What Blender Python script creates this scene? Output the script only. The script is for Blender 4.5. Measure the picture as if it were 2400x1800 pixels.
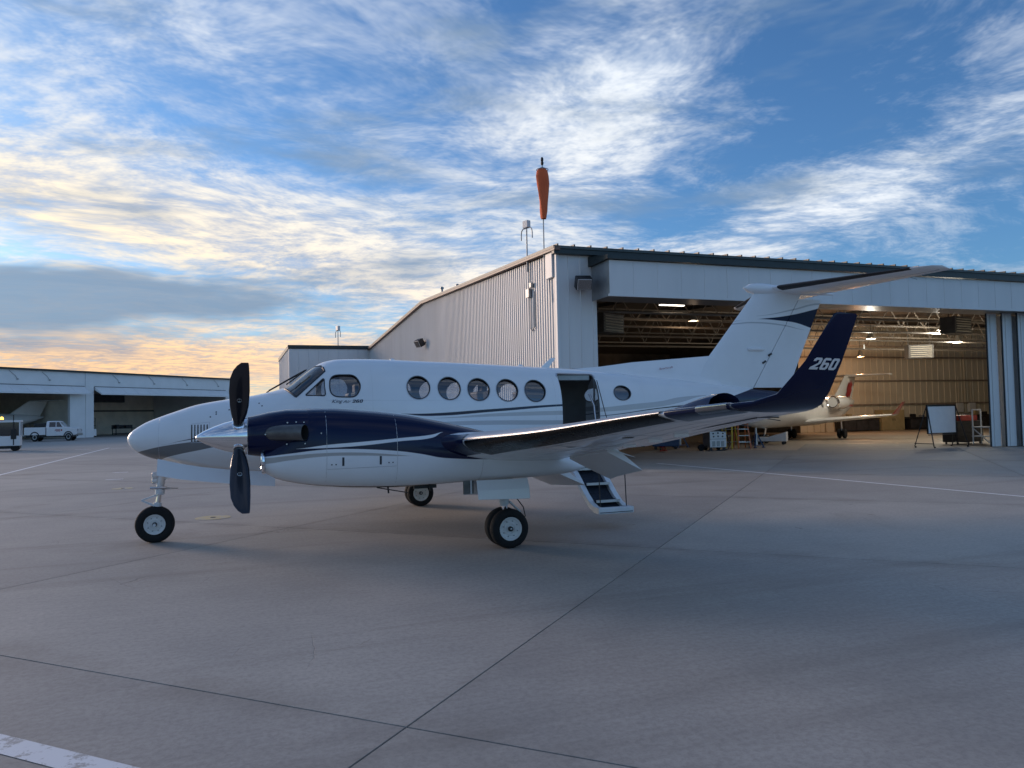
import bpy, bmesh, math, random
from mathutils import Vector, Matrix
random.seed(7)
scene = bpy.context.scene
COL = scene.collection
for o in list(bpy.data.objects):
    bpy.data.objects.remove(o)
PI = math.pi
R = math.radians
# ------------------------------------------------------------------ camera
# world frame: origin on the apron under the main wheels, X towards the aeroplane's nose, Y to its left, Z up
cam_d = bpy.data.cameras.new('camera')
cam = bpy.data.objects.new('camera', cam_d)
COL.objects.link(cam)
CAM_POS = Vector((3.431, 12.466, 1.791))
yaw, pitch, roll = R(-109.94), R(2.213), R(-1.158)
fv = Vector((math.cos(yaw)*math.cos(pitch), math.sin(yaw)*math.cos(pitch), math.sin(pitch)))
rv = Vector((math.sin(yaw), -math.cos(yaw), 0))
uv = rv.cross(fv)
r2 = rv*math.cos(roll)+uv*math.sin(roll)
u2 = uv*math.cos(roll)-rv*math.sin(roll)
M = Matrix((r2, u2, -fv)).transposed().to_4x4()
M.translation = CAM_POS
cam.matrix_world = M
cam_d.sensor_fit = 'HORIZONTAL'
cam_d.sensor_width = 36
cam_d.lens = 36*1788/2400
cam_d.clip_start = 0.1
cam_d.clip_end = 5000
scene.camera = cam
# ------------------------------------------------------------------ view
scene.view_settings.view_transform = 'Standard'
scene.view_settings.look = 'None'
scene.view_settings.exposure = 0.75
scene.view_settings.gamma = 1
scene.view_settings.use_curve_mapping = False
scene.cycles.max_bounces = 6
scene.cycles.diffuse_bounces = 3
scene.cycles.glossy_bounces = 3
scene.cycles.caustics_reflective = False
scene.cycles.caustics_refractive = False
# ------------------------------------------------------------------ node expression helper
class X:
    """small wrapper so that shader maths can be written as expressions"""
    nt = None
    def __init__(s, sock): s.s = sock
    @staticmethod
    def lift(v): return v.s if isinstance(v, X) else v
    @staticmethod
    def m(op, *a, clamp=False):
        n = X.nt.nodes.new('ShaderNodeMath'); n.operation = op; n.use_clamp = clamp
        for i, v in enumerate(a):
            v = X.lift(v)
            if isinstance(v, (int, float)): n.inputs[i].default_value = v
            else: X.nt.links.new(v, n.inputs[i])
        return X(n.outputs[0])
    def __add__(s, o): return X.m('ADD', s, o)
    __radd__ = __add__
    def __sub__(s, o): return X.m('SUBTRACT', s, o)
    def __rsub__(s, o): return X.m('SUBTRACT', o, s)
    def __mul__(s, o): return X.m('MULTIPLY', s, o)
    __rmul__ = __mul__
    def __truediv__(s, o): return X.m('DIVIDE', s, o)
def clamp01(a): return X.m('ADD', a, 0.0, clamp=True)
def sstep(a, lo, hi):
    n = X.nt.nodes.new('ShaderNodeMapRange'); n.interpolation_type = 'SMOOTHSTEP'
    for i, v in enumerate((a, lo, hi, 0.0, 1.0)):
        v = X.lift(v)
        if isinstance(v, (int, float)): n.inputs[i].default_value = v
        else: X.nt.links.new(v, n.inputs[i])
    return X(n.outputs[0])
def gauss(a, c, w):
    t = (a-c)/w
    return X.m('EXPONENT', (t*t)*-1.0)
def vec(x, y, z):
    n = X.nt.nodes.new('ShaderNodeCombineXYZ')
    for i, v in enumerate((x, y, z)):
        v = X.lift(v)
        if isinstance(v, (int, float)): n.inputs[i].default_value = v
        else: X.nt.links.new(v, n.inputs[i])
    return n.outputs[0]
def noise(v, scale, detail=4.0, rough=0.55, distort=0.0, color=False):
    n = X.nt.nodes.new('ShaderNodeTexNoise'); n.noise_dimensions = '3D'
    n.inputs['Scale'].default_value = scale; n.inputs['Detail'].default_value = detail
    n.inputs['Roughness'].default_value = rough; n.inputs['Distortion'].default_value = distort
    X.nt.links.new(X.lift(v), n.inputs['Vector'])
    return n.outputs['Color'] if color else X(n.outputs['Fac'])
def mixc(f, a, b, mode='MIX'):
    n = X.nt.nodes.new('ShaderNodeMix'); n.data_type = 'RGBA'; n.blend_type = mode
    f = X.lift(f)
    if isinstance(f, (int, float)): n.inputs[0].default_value = f
    else: X.nt.links.new(f, n.inputs[0])
    for i, v in ((6, a), (7, b)):
        v = X.lift(v)
        if isinstance(v, (tuple, list)): n.inputs[i].default_value = (*v[:3], 1)
        else: X.nt.links.new(v, n.inputs[i])
    return n.outputs[2]
# ------------------------------------------------------------------ sky
SUN_YAW, SUN_EL = R(-52), R(12)
world = bpy.data.worlds.new('World')
scene.world = world
world.use_nodes = True
nt = world.node_tree
nt.nodes.clear()
X.nt = nt
w_out = nt.nodes.new('ShaderNodeOutputWorld')
bg = nt.nodes.new('ShaderNodeBackground')
bg.inputs['Strength'].default_value = 0.1
nt.links.new(bg.outputs[0], w_out.inputs[0])
sky = nt.nodes.new('ShaderNodeTexSky')
sky.sky_type = 'NISHITA'
sky.sun_disc = False
sky.sun_elevation = SUN_EL
sky.sun_rotation = PI/2-SUN_YAW
sky.altitude = 300
sky.air_density = 1.0
sky.dust_density = 1.0
sky.ozone_density = 3.0
tc = nt.nodes.new('ShaderNodeTexCoord')
sp = nt.nodes.new('ShaderNodeSeparateXYZ')
nt.links.new(tc.outputs['Generated'], sp.inputs[0])
dx, dy, dz = X(sp.outputs[0]), X(sp.outputs[1]), X(sp.outputs[2])
A0 = R(-110)                                   # compass reference for the cloud layout
c0, s0 = math.cos(A0), math.sin(A0)
df = dx*c0+dy*s0
dr = dx*s0-dy*c0
az = X.m('ARCTAN2', dr, df)*(180/PI)           # degrees, clockwise from the reference
el = X.m('ARCSINE', dz)*(180/PI)
elp = X.m('MAXIMUM', dz, 0.0)
inv = 1.0/1.0
den = elp+0.07
px_, py_ = dr/den, df/den                      # position on the cloud sheet
# sheet rotated so that the streaks run as they do in the evening's high wind
ca, sa = math.cos(R(38)), math.sin(R(38))
qx, qy = px_*ca+py_*sa, py_*ca-px_*sa
warp = nt.nodes.new('ShaderNodeSeparateColor')
nt.links.new(noise(vec(px_, py_, 3.1), 0.55, 3, 0.5, color=True), warp.inputs[0])
wx, wy = X(warp.outputs[0])-0.5, X(warp.outputs[1])-0.5
n_big = noise(vec(qx*0.45+wx*1.0, qy*0.8+wy*1.0, 0.0), 0.75, 4, 0.56)
n_str = noise(vec(qx*0.65+wx*1.3, qy*1.35+wy*1.3, 7.7), 1.7, 6, 0.70)
n_rip = noise(vec(px_*1.1+wx*1.2, py_*1.5+wy*1.2, 1.7), 5.2, 4, 0.68)
n_fin = noise(vec(px_+wx*1.2, py_+wy*1.2, 5.5), 11.0, 3, 0.70)
def blob(a, e, wa, we, k, tilt=0.0):
    """an elliptical bank of cloud round the compass direction a, elevation e"""
    ta, te = az-a, el-e
    c, s = math.cos(R(tilt)), math.sin(R(tilt))
    return X.m('EXPONENT', ((((ta*c+te*s)/wa)*((ta*c+te*s)/wa))+(((te*c-ta*s)/we)*((te*c-ta*s)/we)))*-1.0)*k
bias = blob(-26, 13.5, 19, 3.6, .24, -8)+blob(-8, 11, 13, 3.6, .14, -22)+blob(6, 21, 9, 8.5, .15, 40)+blob(4, 11.5, 8, 4, .08, 0) \
    + blob(24, 14.5, 15, 2.8, .20, 20)+blob(-25, 4.0, 24, 2.4, .30, 0)+blob(14, 25, 8, 2.6, .12, 25) \
    - blob(24, 25, 8, 6, .46, -30)-blob(16, 16.5, 6, 2.4, .30, 20)-blob(-5, 26, 6, 3.5, .20, 0)-blob(31, 8.5, 9, 3, .26, 20)-blob(-20, 20, 7, 2.0, .16, -15)+blob(-27, 25, 11, 5, .07, 0)+0.055
val = n_big*0.32+n_str*0.33+n_rip*0.25+n_fin*0.14
dens = sstep(val+bias, 0.52, 0.84)
thin = sstep(n_str*0.7+n_fin*0.3+bias*0.3, 0.42, 0.72)*0.42
dens = X.m('MAXIMUM', dens, thin)
warm = gauss(az, -62, 52)*gauss(el, 7, 13)
lowo = gauss(az, -55, 62)*gauss(el, 3.0, 5.0)
shade = sstep(n_rip*0.45+n_str*0.35+n_fin*0.2, 0.38, 0.60)
c_cool = mixc(shade, (2.7, 3.5, 4.8), (5.4, 5.8, 6.3))
c_warm = mixc(shade, (3.9, 3.6, 3.5), (7.6, 6.2, 4.0))
c_or = mixc(shade, (3.6, 2.8, 2.5), (7.4, 4.7, 2.4))
cl = mixc(clamp01(warm*1.35), c_cool, c_warm)
cl = mixc(clamp01(lowo*1.2), cl, c_or)
base = mixc(1.0, sky.outputs[0], (0.56, 0.80, 1.02), 'MULTIPLY')
# thick grey-blue bank low in the west
n_bank = noise(vec(az*0.05, el*0.22, 2.0), 1.3, 4, 0.6)
bank = sstep(n_bank+blob(-32, 8.0, 15, 1.9, .54, 4)+blob(-9, 17.5, 8, 1.8, .16, -10), 0.50, 0.84)*0.93
col = mixc(dens, base, cl)
col = mixc(bank, col, mixc(clamp01(n_str), (1.15, 1.75, 2.6), (1.9, 2.5, 3.3)))
nt.links.new(col, bg.inputs['Color'])
# ------------------------------------------------------------------ sun: low, veiled by cloud
sun_d = bpy.data.lights.new('sun', 'SUN')
sun_d.energy = 1.4
sun_d.angle = R(18)
sun_d.color = (1.0, 0.70, 0.52)
sun = bpy.data.objects.new('sun', sun_d)
COL.objects.link(sun)
sdir = Vector((math.cos(SUN_YAW)*math.cos(SUN_EL), math.sin(SUN_YAW)*math.cos(SUN_EL), math.sin(SUN_EL)))
sun.rotation_euler = sdir.to_track_quat('Z', 'Y').to_euler()
world.cycles.sampling_method = 'MANUAL'
world.cycles.sample_map_resolution = 256
# ------------------------------------------------------------------ helpers
MATS = {}
def newmat(name):
    m = bpy.data.materials.new(name); m.use_nodes = True
    n = m.node_tree; X.nt = n
    b = n.nodes['Principled BSDF']
    MATS[name] = m
    return m, n, b
def setin(b, k, v):
    v = X.lift(v)
    if isinstance(v, (int, float)): b.inputs[k].default_value = v
    elif isinstance(v, tuple): b.inputs[k].default_value = (*v[:3], 1)
    else: X.nt.links.new(v, b.inputs[k])
def objpos(world_space=False):
    if world_space:
        return X.nt.nodes.new('ShaderNodeNewGeometry').outputs['Position']
    return X.nt.nodes.new('ShaderNodeTexCoord').outputs['Object']
def sepxyz(v):
    s = X.nt.nodes.new('ShaderNodeSeparateXYZ'); X.nt.links.new(v, s.inputs[0])
    return X(s.outputs[0]), X(s.outputs[1]), X(s.outputs[2])
def bump(b, h, strength, dist=0.01):
    n = X.nt.nodes.new('ShaderNodeBump'); n.inputs['Strength'].default_value = strength
    n.inputs['Distance'].default_value = dist
    X.nt.links.new(X.lift(h), n.inputs['Height']); X.nt.links.new(n.outputs[0], b.inputs['Normal'])
def mat(name, rgb, rough=0.5, metal=0.0, coat=0.0, var=0.12, scale=3.0, bmp=0.0, ior=1.5, stretch=None):
    """plain procedural material: colour and gloss broken up by noise"""
    m, n, b = newmat(name)
    p = objpos()
    if stretch:
        mp = n.nodes.new('ShaderNodeMapping'); mp.inputs['Scale'].default_value = stretch
        n.links.new(p, mp.inputs[0]); p = mp.outputs[0]
    f = noise(p, scale, 5, 0.6)
    lo = tuple(c*(1-var) for c in rgb); hi = tuple(min(1, c*(1+var)) for c in rgb)
    setin(b, 'Base Color', mixc(sstep(f, .3, .7), lo, hi))
    f2 = noise(p, scale*2.3, 3, 0.6)
    setin(b, 'Roughness', clamp01(f2*0.12+(rough-0.06)))
    b.inputs['Metallic'].default_value = metal
    b.inputs['IOR'].default_value = ior
    b.inputs['Coat Weight'].default_value = coat
    b.inputs['Coat Roughness'].default_value = 0.05
    if bmp: bump(b, noise(p, scale*12, 3, 0.6), bmp, 0.004)
    return m
def emat(name, rgb, strength):
    m, n, b = newmat(name)
    b.inputs['Base Color'].default_value = (*rgb, 1)
    b.inputs['Emission Color'].default_value = (*rgb, 1)
    b.inputs['Emission Strength'].default_value = strength
    return m
def glass(name, tint=(.6, .66, .7), refl=0.12):
    m = bpy.data.materials.new(name); m.use_nodes = True; n = m.node_tree; n.nodes.clear(); X.nt = n
    o = n.nodes.new('ShaderNodeOutputMaterial'); mx = n.nodes.new('ShaderNodeMixShader')
    t = n.nodes.new('ShaderNodeBsdfTransparent'); g = n.nodes.new('ShaderNodeBsdfGlossy')
    t.inputs[0].default_value = (*tint, 1); g.inputs['Roughness'].default_value = 0.02
    fr = n.nodes.new('ShaderNodeFresnel'); fr.inputs[0].default_value = 1.5
    f = X.m('ADD', X(fr.outputs[0])*1.0, refl, clamp=True)
    n.links.new(f.s, mx.inputs[0]); n.links.new(t.outputs[0], mx.inputs[1]); n.links.new(g.outputs[0], mx.inputs[2])
    n.links.new(mx.outputs[0], o.inputs[0])
    MATS[name] = m
    return m
class MB:
    """collects primitives; build() links them as ONE mesh object"""
    def __init__(s): s.v = []; s.f = []; s.mi = []; s.cur = 0
    def add(s, vs, fs):
        k = len(s.v); s.v += [tuple(v) for v in vs]
        for f in fs: s.f.append(tuple(i+k for i in f)); s.mi.append(s.cur)
        return s
    def box(s, c, d, rot=None):
        x, y, z = d[0]/2, d[1]/2, d[2]/2
        vs = [Vector((a*x, b*y, e*z)) for a, b, e in ((-1,-1,-1),(1,-1,-1),(1,1,-1),(-1,1,-1),(-1,-1,1),(1,-1,1),(1,1,1),(-1,1,1))]
        if rot is not None: vs = [rot @ v for v in vs]
        c = Vector(c)
        return s.add([v+c for v in vs], [(0,3,2,1),(4,5,6,7),(0,1,5,4),(1,2,6,5),(2,3,7,6),(3,0,4,7)])
    def bb(s, a, b):
        return s.box([(a[i]+b[i])/2 for i in range(3)], [abs(b[i]-a[i]) for i in range(3)])
    def bar(s, a, b, w, h, up=(0,0,1)):
        a, b = Vector(a), Vector(b); d = b-a; L = d.length; d.normalize()
        u = Vector(up)
        if abs(d.dot(u)) > 0.98: u = Vector((1,0,0))
        y = u.cross(d).normalized(); z = d.cross(y)
        return s.box((a+b)/2, (L, w, h), Matrix((d, y, z)).transposed())
    def tube(s, path, r, n=10, caps=True):
        path = [Vector(p) for p in path]; rings = []
        rs = r if isinstance(r, (list, tuple)) else [r]*len(path)
        ref = None
        for i, p in enumerate(path):
            t = (path[min(i+1, len(path)-1)]-path[max(i-1, 0)]).normalized()
            if ref is None or abs(ref.dot(t)) > 0.95:
                ref = Vector((0,0,1)) if abs(t.z) < 0.9 else Vector((1,0,0))
            a = ref.cross(t).normalized(); b = t.cross(a); ref = b
            rings.append([p+(a*math.cos(2*PI*k/n)+b*math.sin(2*PI*k/n))*rs[i] for k in range(n)])
        return s.loft(rings, caps, caps)
    def loft(s, rings, cap0=True, cap1=True, closed=True):
        n = len(rings[0]); vs = [p for r in rings for p in r]; fs = []
        for i in range(len(rings)-1):
            for k in range(n if closed else n-1):
                k2 = (k+1) % n
                fs.append((i*n+k, i*n+k2, (i+1)*n+k2, (i+1)*n+k))
        if cap0: fs.append(tuple(range(n))[::-1])
        if cap1: fs.append(tuple((len(rings)-1)*n+k for k in range(n)))
        return s.add(vs, fs)
    def lathe(s, prof, o=(0,0,0), ax=(0,0,1), n=24, cap=True):
        """prof: list of (radius, height along ax)"""
        o, ax = Vector(o), Vector(ax).normalized()
        u = Vector((1,0,0)) if abs(ax.x) < 0.9 else Vector((0,1,0))
        a = ax.cross(u).normalized(); b = ax.cross(a)
        rings = [[o+ax*h+(a*math.cos(2*PI*k/n)+b*math.sin(2*PI*k/n))*max(r, 1e-4) for k in range(n)] for r, h in prof]
        return s.loft(rings, cap, cap)
    def prism(s, poly, a, b):
        """poly: list of Vector on one plane, extruded from offset a to offset b (vectors)"""
        n = len(poly); a, b = Vector(a), Vector(b)
        vs = [Vector(p)+a for p in poly]+[Vector(p)+b for p in poly]
        fs = [tuple(range(n))[::-1], tuple(range(n, 2*n))]+[(i, (i+1) % n, n+(i+1) % n, n+i) for i in range(n)]
        return s.add(vs, fs)
    def mesh(s, name, mats=(), smooth=False, angle=35, fixn=True):
        me = bpy.data.meshes.new(name); me.from_pydata(s.v, [], s.f)
        for m in mats: me.materials.append(m)
        if len(mats) > 1: me.polygons.foreach_set('material_index', s.mi)
        bm = bmesh.new(); bm.from_mesh(me)
        if fixn: bmesh.ops.recalc_face_normals(bm, faces=bm.faces)
        if smooth:
            for f in bm.faces: f.smooth = True
            for e in bm.edges:
                if len(e.link_faces) == 2 and e.calc_face_angle(0) > R(angle): e.smooth = False
        bm.to_mesh(me); bm.free()
        return me
    def build(s, name, m, parent=None, smooth=False, bevel=0.0, angle=35, fixn=True):
        ms = list(m) if isinstance(m, (list, tuple)) else [m]
        return link(name, s.mesh(name, ms, smooth, angle, fixn), parent, bevel)
def link(name, me, parent=None, bevel=0.0):
    o = bpy.data.objects.new(name, me); COL.objects.link(o)
    if parent is not None: o.parent = parent
    if bevel:
        b = o.modifiers.new('bevel', 'BEVEL'); b.width = bevel; b.segments = 2; b.limit_method = 'ANGLE'
    return o
def thing(name, label, cat, loc=(0,0,0), rotz=0.0, group=None):
    o = bpy.data.objects.new(name, None); COL.objects.link(o)
    o.location = loc; o.rotation_euler = (0, 0, rotz); o.empty_display_size = 0.2
    o['label'] = label; o['category'] = cat
    if group: o['group'] = group
    return o
def tag(o, label, cat, group=None):
    o['label'] = label; o['category'] = cat
    if group: o['group'] = group
    return o
def struct(o): o['kind'] = 'structure'; return o
def stuff(o): o['kind'] = 'stuff'; return o
def kids(o): return [c for c in bpy.data.objects if c.parent is o]
def copytree(o, parent=None):
    c = o.copy(); COL.objects.link(c)
    if parent is not None: c.parent = parent
    for ch in kids(o): copytree(ch, c)
    return c
def pchip(pts):
    """smooth monotone interpolation through (x, y) points"""
    pts = sorted(pts); xs = [p[0] for p in pts]; ys = [p[1] for p in pts]; n = len(xs)
    h = [xs[i+1]-xs[i] for i in range(n-1)]; d = [(ys[i+1]-ys[i])/h[i] for i in range(n-1)]
    m = [d[0]]+[0 if d[i-1]*d[i] <= 0 else (h[i-1]+h[i])*3/((2*h[i]+h[i-1])/d[i-1]+(h[i]+2*h[i-1])/d[i]) for i in range(1, n-1)]+[d[-1]]
    def f(x):
        if x <= xs[0]: return ys[0]
        if x >= xs[-1]: return ys[-1]
        i = 0
        while x > xs[i+1]: i += 1
        t = (x-xs[i])/h[i]
        return ys[i]*(1+2*t)*(1-t)**2+m[i]*h[i]*t*(1-t)**2+ys[i+1]*t*t*(3-2*t)+m[i+1]*h[i]*t*t*(t-1)
    return f
def curve_node(xv, pts, lo, hi, zlo, zhi):
    """shader curve z = f(x) through the points"""
    n = X.nt.nodes.new('ShaderNodeFloatCurve')
    t = clamp01((xv-lo)/(hi-lo))
    X.nt.links.new(t.s, n.inputs['Value'])
    c = n.mapping.curves[0]
    pts = sorted(pts)
    P = [((x-lo)/(hi-lo), (z-zlo)/(zhi-zlo)) for x, z in pts]
    if P[0][0] > 0.002: P = [(0.0, P[0][1])]+P
    if P[-1][0] < 0.998: P = P+[(1.0, P[-1][1])]
    while len(c.points) < len(P): c.points.new(0.5, 0.5)
    for q, p in zip(c.points, P): q.location = p
    n.mapping.update()
    return X(n.outputs[0])*(zhi-zlo)+zlo
def edge(a, w=0.003): return clamp01((a+w)/(2*w))          # antialiased a > 0
def band(xv, zv, top, bot, x0, x1, dom):
    """mask of the strip between two curves, cut at x0..x1"""
    t = curve_node(xv, top, *dom); b = curve_node(xv, bot, *dom)
    return edge(t-zv)*edge(zv-b)*edge(xv-x0)*edge(x1-xv)
def text_mesh(name, s, size, shear=0.0, bold=0.0, spacing=1.0):
    cu = bpy.data.curves.new(name, 'FONT'); cu.body = s; cu.size = size; cu.shear = shear; cu.offset = bold
    cu.space_character = spacing; cu.align_x = 'LEFT'
    o = bpy.data.objects.new(name, cu); COL.objects.link(o)
    dg = bpy.context.evaluated_depsgraph_get(); dg.update()
    me = bpy.data.meshes.new_from_object(o.evaluated_get(dg))
    bpy.data.objects.remove(o)
    return me
# ------------------------------------------------------------------ materials of the place
def concrete(name, lo, hi, stain, rough=(.62, .85), rnd=True, gloss=False):
    m, n, b = newmat(name)
    p = objpos(True)
    big = noise(p, 0.16, 4, 0.55); mid = noise(p, 0.9, 5, 0.6); fine = noise(p, 22, 5, 0.8)
    mp = n.nodes.new('ShaderNodeMapping'); mp.inputs['Rotation'].default_value = (0, 0, R(18)); mp.inputs['Scale'].default_value = (1.2, 9, 1)
    n.links.new(p, mp.inputs[0])
    brush = noise(mp.outputs[0], 1.8, 5, 0.7)
    c = mixc(sstep(big*0.5+mid*0.3+brush*0.2, .36, .64), lo, hi)
    c = mixc(sstep(fine, .38, .66)*0.38, c, tuple(v*0.55 for v in lo))
    # oil and tyre marks
    st = noise(p, 0.33, 6, 0.62, 0.8)
    c = mixc(sstep(st, .56, .76)*0.42, c, stain)
    st2 = noise(p, 1.9, 5, 0.6, 0.5)
    c = mixc(sstep(st2, .66, .74)*sstep(st, .42, .60)*0.5, c, tuple(v*.7 for v in stain))
    mp2 = n.nodes.new('ShaderNodeMapping'); mp2.inputs['Rotation'].default_value = (0, 0, R(-42)); mp2.inputs['Scale'].default_value = (0.06, 0.9, 1)
    n.links.new(p, mp2.inputs[0])
    sw = noise(mp2.outputs[0], 1.0, 4, 0.6)
    c = mixc(sstep(sw, .54, .70)*0.32, c, stain)
    # hairline crazing
    vo = n.nodes.new('ShaderNodeTexVoronoi'); vo.feature = 'DISTANCE_TO_EDGE'; vo.inputs['Scale'].default_value = 1.7
    n.links.new(mixc(0.10, p, noise(p, 2.2, 4, 0.65, color=True), 'ADD'), vo.inputs['Vector'])
    crack = (1.0-sstep(X(vo.outputs[0]), 0.002, 0.010))*sstep(noise(p, 0.5, 3, .5), .58, .70)
    c = mixc(crack*0.45, c, tuple(v*0.35 for v in lo))
    # pale scuffs
    c = mixc(sstep(noise(mp.outputs[0], 4.0, 6, 0.75), .66, .80)*0.25, c, tuple(min(1, v*1.35) for v in hi))
    if rnd:
        oi = n.nodes.new('ShaderNodeObjectInfo')
        rr = X(oi.outputs['Random'])
        c = mixc(1.0, c, vec(rr*0.20+0.90, rr*0.20+0.90, rr*0.18+0.91), 'MULTIPLY')
        ox, oy, oz = sepxyz(objpos())
        dirt = X.m('MAXIMUM', sstep(X.m('ABSOLUTE', ox), 2.62, 3.05)*1.0, sstep(X.m('ABSOLUTE', oy), 2.85, 3.05)*0.45)
        c = mixc(dirt*sstep(noise(p, 1.1, 5, .6), .36, .66)*0.42, c, stain)
    setin(b, 'Base Color', c)
    setin(b, 'Roughness', mid*(rough[1]-rough[0])+rough[0])
    bump(b, fine*0.8+crack*-1.5, 0.4, 0.004)
    return m
M_CONC = concrete('apron_concrete', (.30, .283, .258), (.425, .40, .36), (.155, .138, .118))
M_CONC0 = concrete('apron_concrete_far', (.335, .315, .288), (.41, .388, .35), (.20, .182, .158), rnd=False)
M_FLOOR = concrete('hangar_floor', (.36, .30, .24), (.50, .42, .34), (.22, .18, .14), (.30, .5), rnd=False)
M_JOINT = mat('joint_sealant', (.10, .098, .095), 0.8, var=.3, scale=6)
def paintmark(name, rgb, wear):
    m, n, b = newmat(name)
    p = objpos(True)
    f = noise(p, 7, 6, 0.75)
    setin(b, 'Base Color', mixc(sstep(f, wear, wear+.1), rgb, (.40, .385, .37)))
    setin(b, 'Roughness', 0.7)
    return m
M_WLINE = paintmark('white_line_paint', (.74, .75, .76), .51)
M_WLINE2 = paintmark('white_line_paint_fresh', (.80, .80, .79), .66)
M_YEL = paintmark('yellow_spot_paint', (.52, .44, .24), .49)
# ------------------------------------------------------------------ apron
g = MB(); g.add([(-900,-900,-.014),(900,-900,-.014),(900,900,-.014),(-900,900,-.014)], [(0,1,2,3)])
apron = struct(g.build('apron_ground', M_CONC0))
TH = R(-134.3)
U = Vector((math.cos(TH), math.sin(TH), 0)); V = Vector((-U.y, U.x, 0))
S = 6.1; GAP = 0.015
def ingrid(i, j):
    return U*(-7.52+i*S)+V*(2.28+j*S)
VF = Vector((math.cos(R(-109.94)), math.sin(R(-109.94)), 0)); VR = Vector((VF.y, -VF.x, 0))
h = (S-GAP)/2
slab = MB().add([(-h,-h,0),(h,-h,0),(h,h,0),(-h,h,0),(-h-.002,-h-.002,-.012),(h+.002,-h-.002,-.012),(h+.002,h+.002,-.012),(-h-.002,h+.002,-.012)],
                [(0,1,2,3),(0,4,5,1),(1,5,6,2),(2,6,7,3),(3,7,4,0)]).mesh('concrete_slab', [M_CONC])
cells = []
for i in range(-4, 18):
    for j in range(-14, 16):
        c = ingrid(i, j)+(U+V)*(S/2)
        d = c-CAM_POS; z = d.dot(VF); x = d.dot(VR)
        if c.y < -10.4-4.4 and c.x < -2: continue         # under the hangar
        if z > -2 and abs(x) < 0.72*max(z, 0)+7 and z < 52: cells.append((z, i, j, c))
cells.sort(key=lambda t: t[0]); cells = cells[:290]
jm = MB()
for z, i, j, c in cells:
    o = link('slab', slab, apron); o.location = c; o.rotation_euler = (0, 0, TH)
    P = [c+U*a*S/2+V*b*S/2 for a, b in ((-1,-1),(1,-1),(1,1),(-1,1))]
    jm.add([(p.x, p.y, -.009) for p in P], [(0,1,2,3)])
jm.build('joint_sealant', M_JOINT, apron)
def strip(a, b, w, z=0.004):
    a, b = Vector((*a, z)), Vector((*b, z)); n = Vector((-(b-a).y, (b-a).x, 0)).normalized()*w/2
    return MB().add([a-n, b-n, b+n, a+n], [(0,1,2,3)])
def mark(name, mb, m, label, cat='marking', group=None):
    o = mb.build(name, m); struct(o); return o
e0 = U*-8.56
mark('painted_line', strip((e0+V*-3).xy, (e0+V*30).xy, .17), M_WLINE, '')
mark('painted_line', strip((-10.0,-10.3), (-11.2, 9), .11), M_WLINE2, '')
mark('painted_line', strip((11.15,-15), (11.55,-46), .14), M_WLINE2, '')
for (x, y) in ((16.13,-43.7), (14.4,-43.6), (12.85,-44.2), (10.8,-44.5)):
    mark('painted_dash', strip((x+.45, y+.0), (x-.45, y-.1), .26), M_WLINE2, '')
for (x, y) in ((7.25,-17.5), (6.97,-14.0)):
    mark('painted_dash', strip((x+.25, y), (x-.25, y), .22), M_WLINE, '')
def disc(c, r):
    return MB().lathe([(r, .003), (r, .006)], (c[0], c[1], 0), n=40)
def spot(c, r, label):
    t = thing('tie_down_spot', label, 'floor marking', (c[0], c[1], 0), 0, 'yellow painted spots on the apron')
    MB().lathe([(r, .003), (r-.005, .0055)], n=40).build('painted_disc', M_YEL, t)
    MB().lathe([(.05, .0055), (.045, .012)], n=16).build('anchor_cap', M_JOINT, t)
spot((3.83,-2.58), .31, 'yellow painted tie-down spot on the concrete right of the nose wheel')
spot((6.27,-10.3), .27, 'faded yellow tie-down spot far behind the nose gear strut')
# ------------------------------------------------------------------ main hangar
M_SIDE = mat('hangar_white_metal', (.66, .665, .665), .45, var=.05, scale=.6, stretch=(1, 1, .15))
M_GABLE = mat('hangar_gable_metal', (.60, .60, .60), .42, var=.06, scale=.7, stretch=(1, 1, .12))
M_TRIM = mat('dark_green_trim', (.012, .022, .024), .45, var=.2)
M_RAKE = mat('sunlit_rake_trim', (.13, .075, .055), .45, var=.2)  # dark trim with the low sun's copper tone put into its colour
M_ROOF = mat('roof_metal', (.05, .065, .065), .45, var=.15)
M_CREAM = mat('cream_liner_panel', (.60, .54, .42), .5, var=.07, scale=.8, stretch=(1, 1, .2))
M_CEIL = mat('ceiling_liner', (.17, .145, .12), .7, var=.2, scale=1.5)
M_STEEL = mat('painted_roof_steel', (.26, .22, .175), .5, var=.15)
M_STEELD = mat('dark_roof_steel', (.10, .09, .08), .6, var=.2)
M_DARK = mat('black_plastic', (.015, .015, .017), .5, var=.3)
M_GREYM = mat('grey_metal', (.30, .31, .32), .4, metal=.6, var=.1)
M_WHITE = mat('white_enamel', (.74, .75, .75), .35, var=.05)
M_LENS = glass('lamp_lens', (.8, .82, .85), .15)
M_DOORD = mat('door_gap_shade', (.03, .03, .033), .7, var=.2)  # near-black colour for the shade painted between door leaves
FY, GX, X1, BY, RY = -10.6, -6.6, -57.0, -48.6, -29.4
ZE, ZR = 7.15, 8.12
hangar = thing('hangar', 'large white metal hangar with lit open bay behind the aeroplane', 'hangar', (0, 0, 0))
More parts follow.
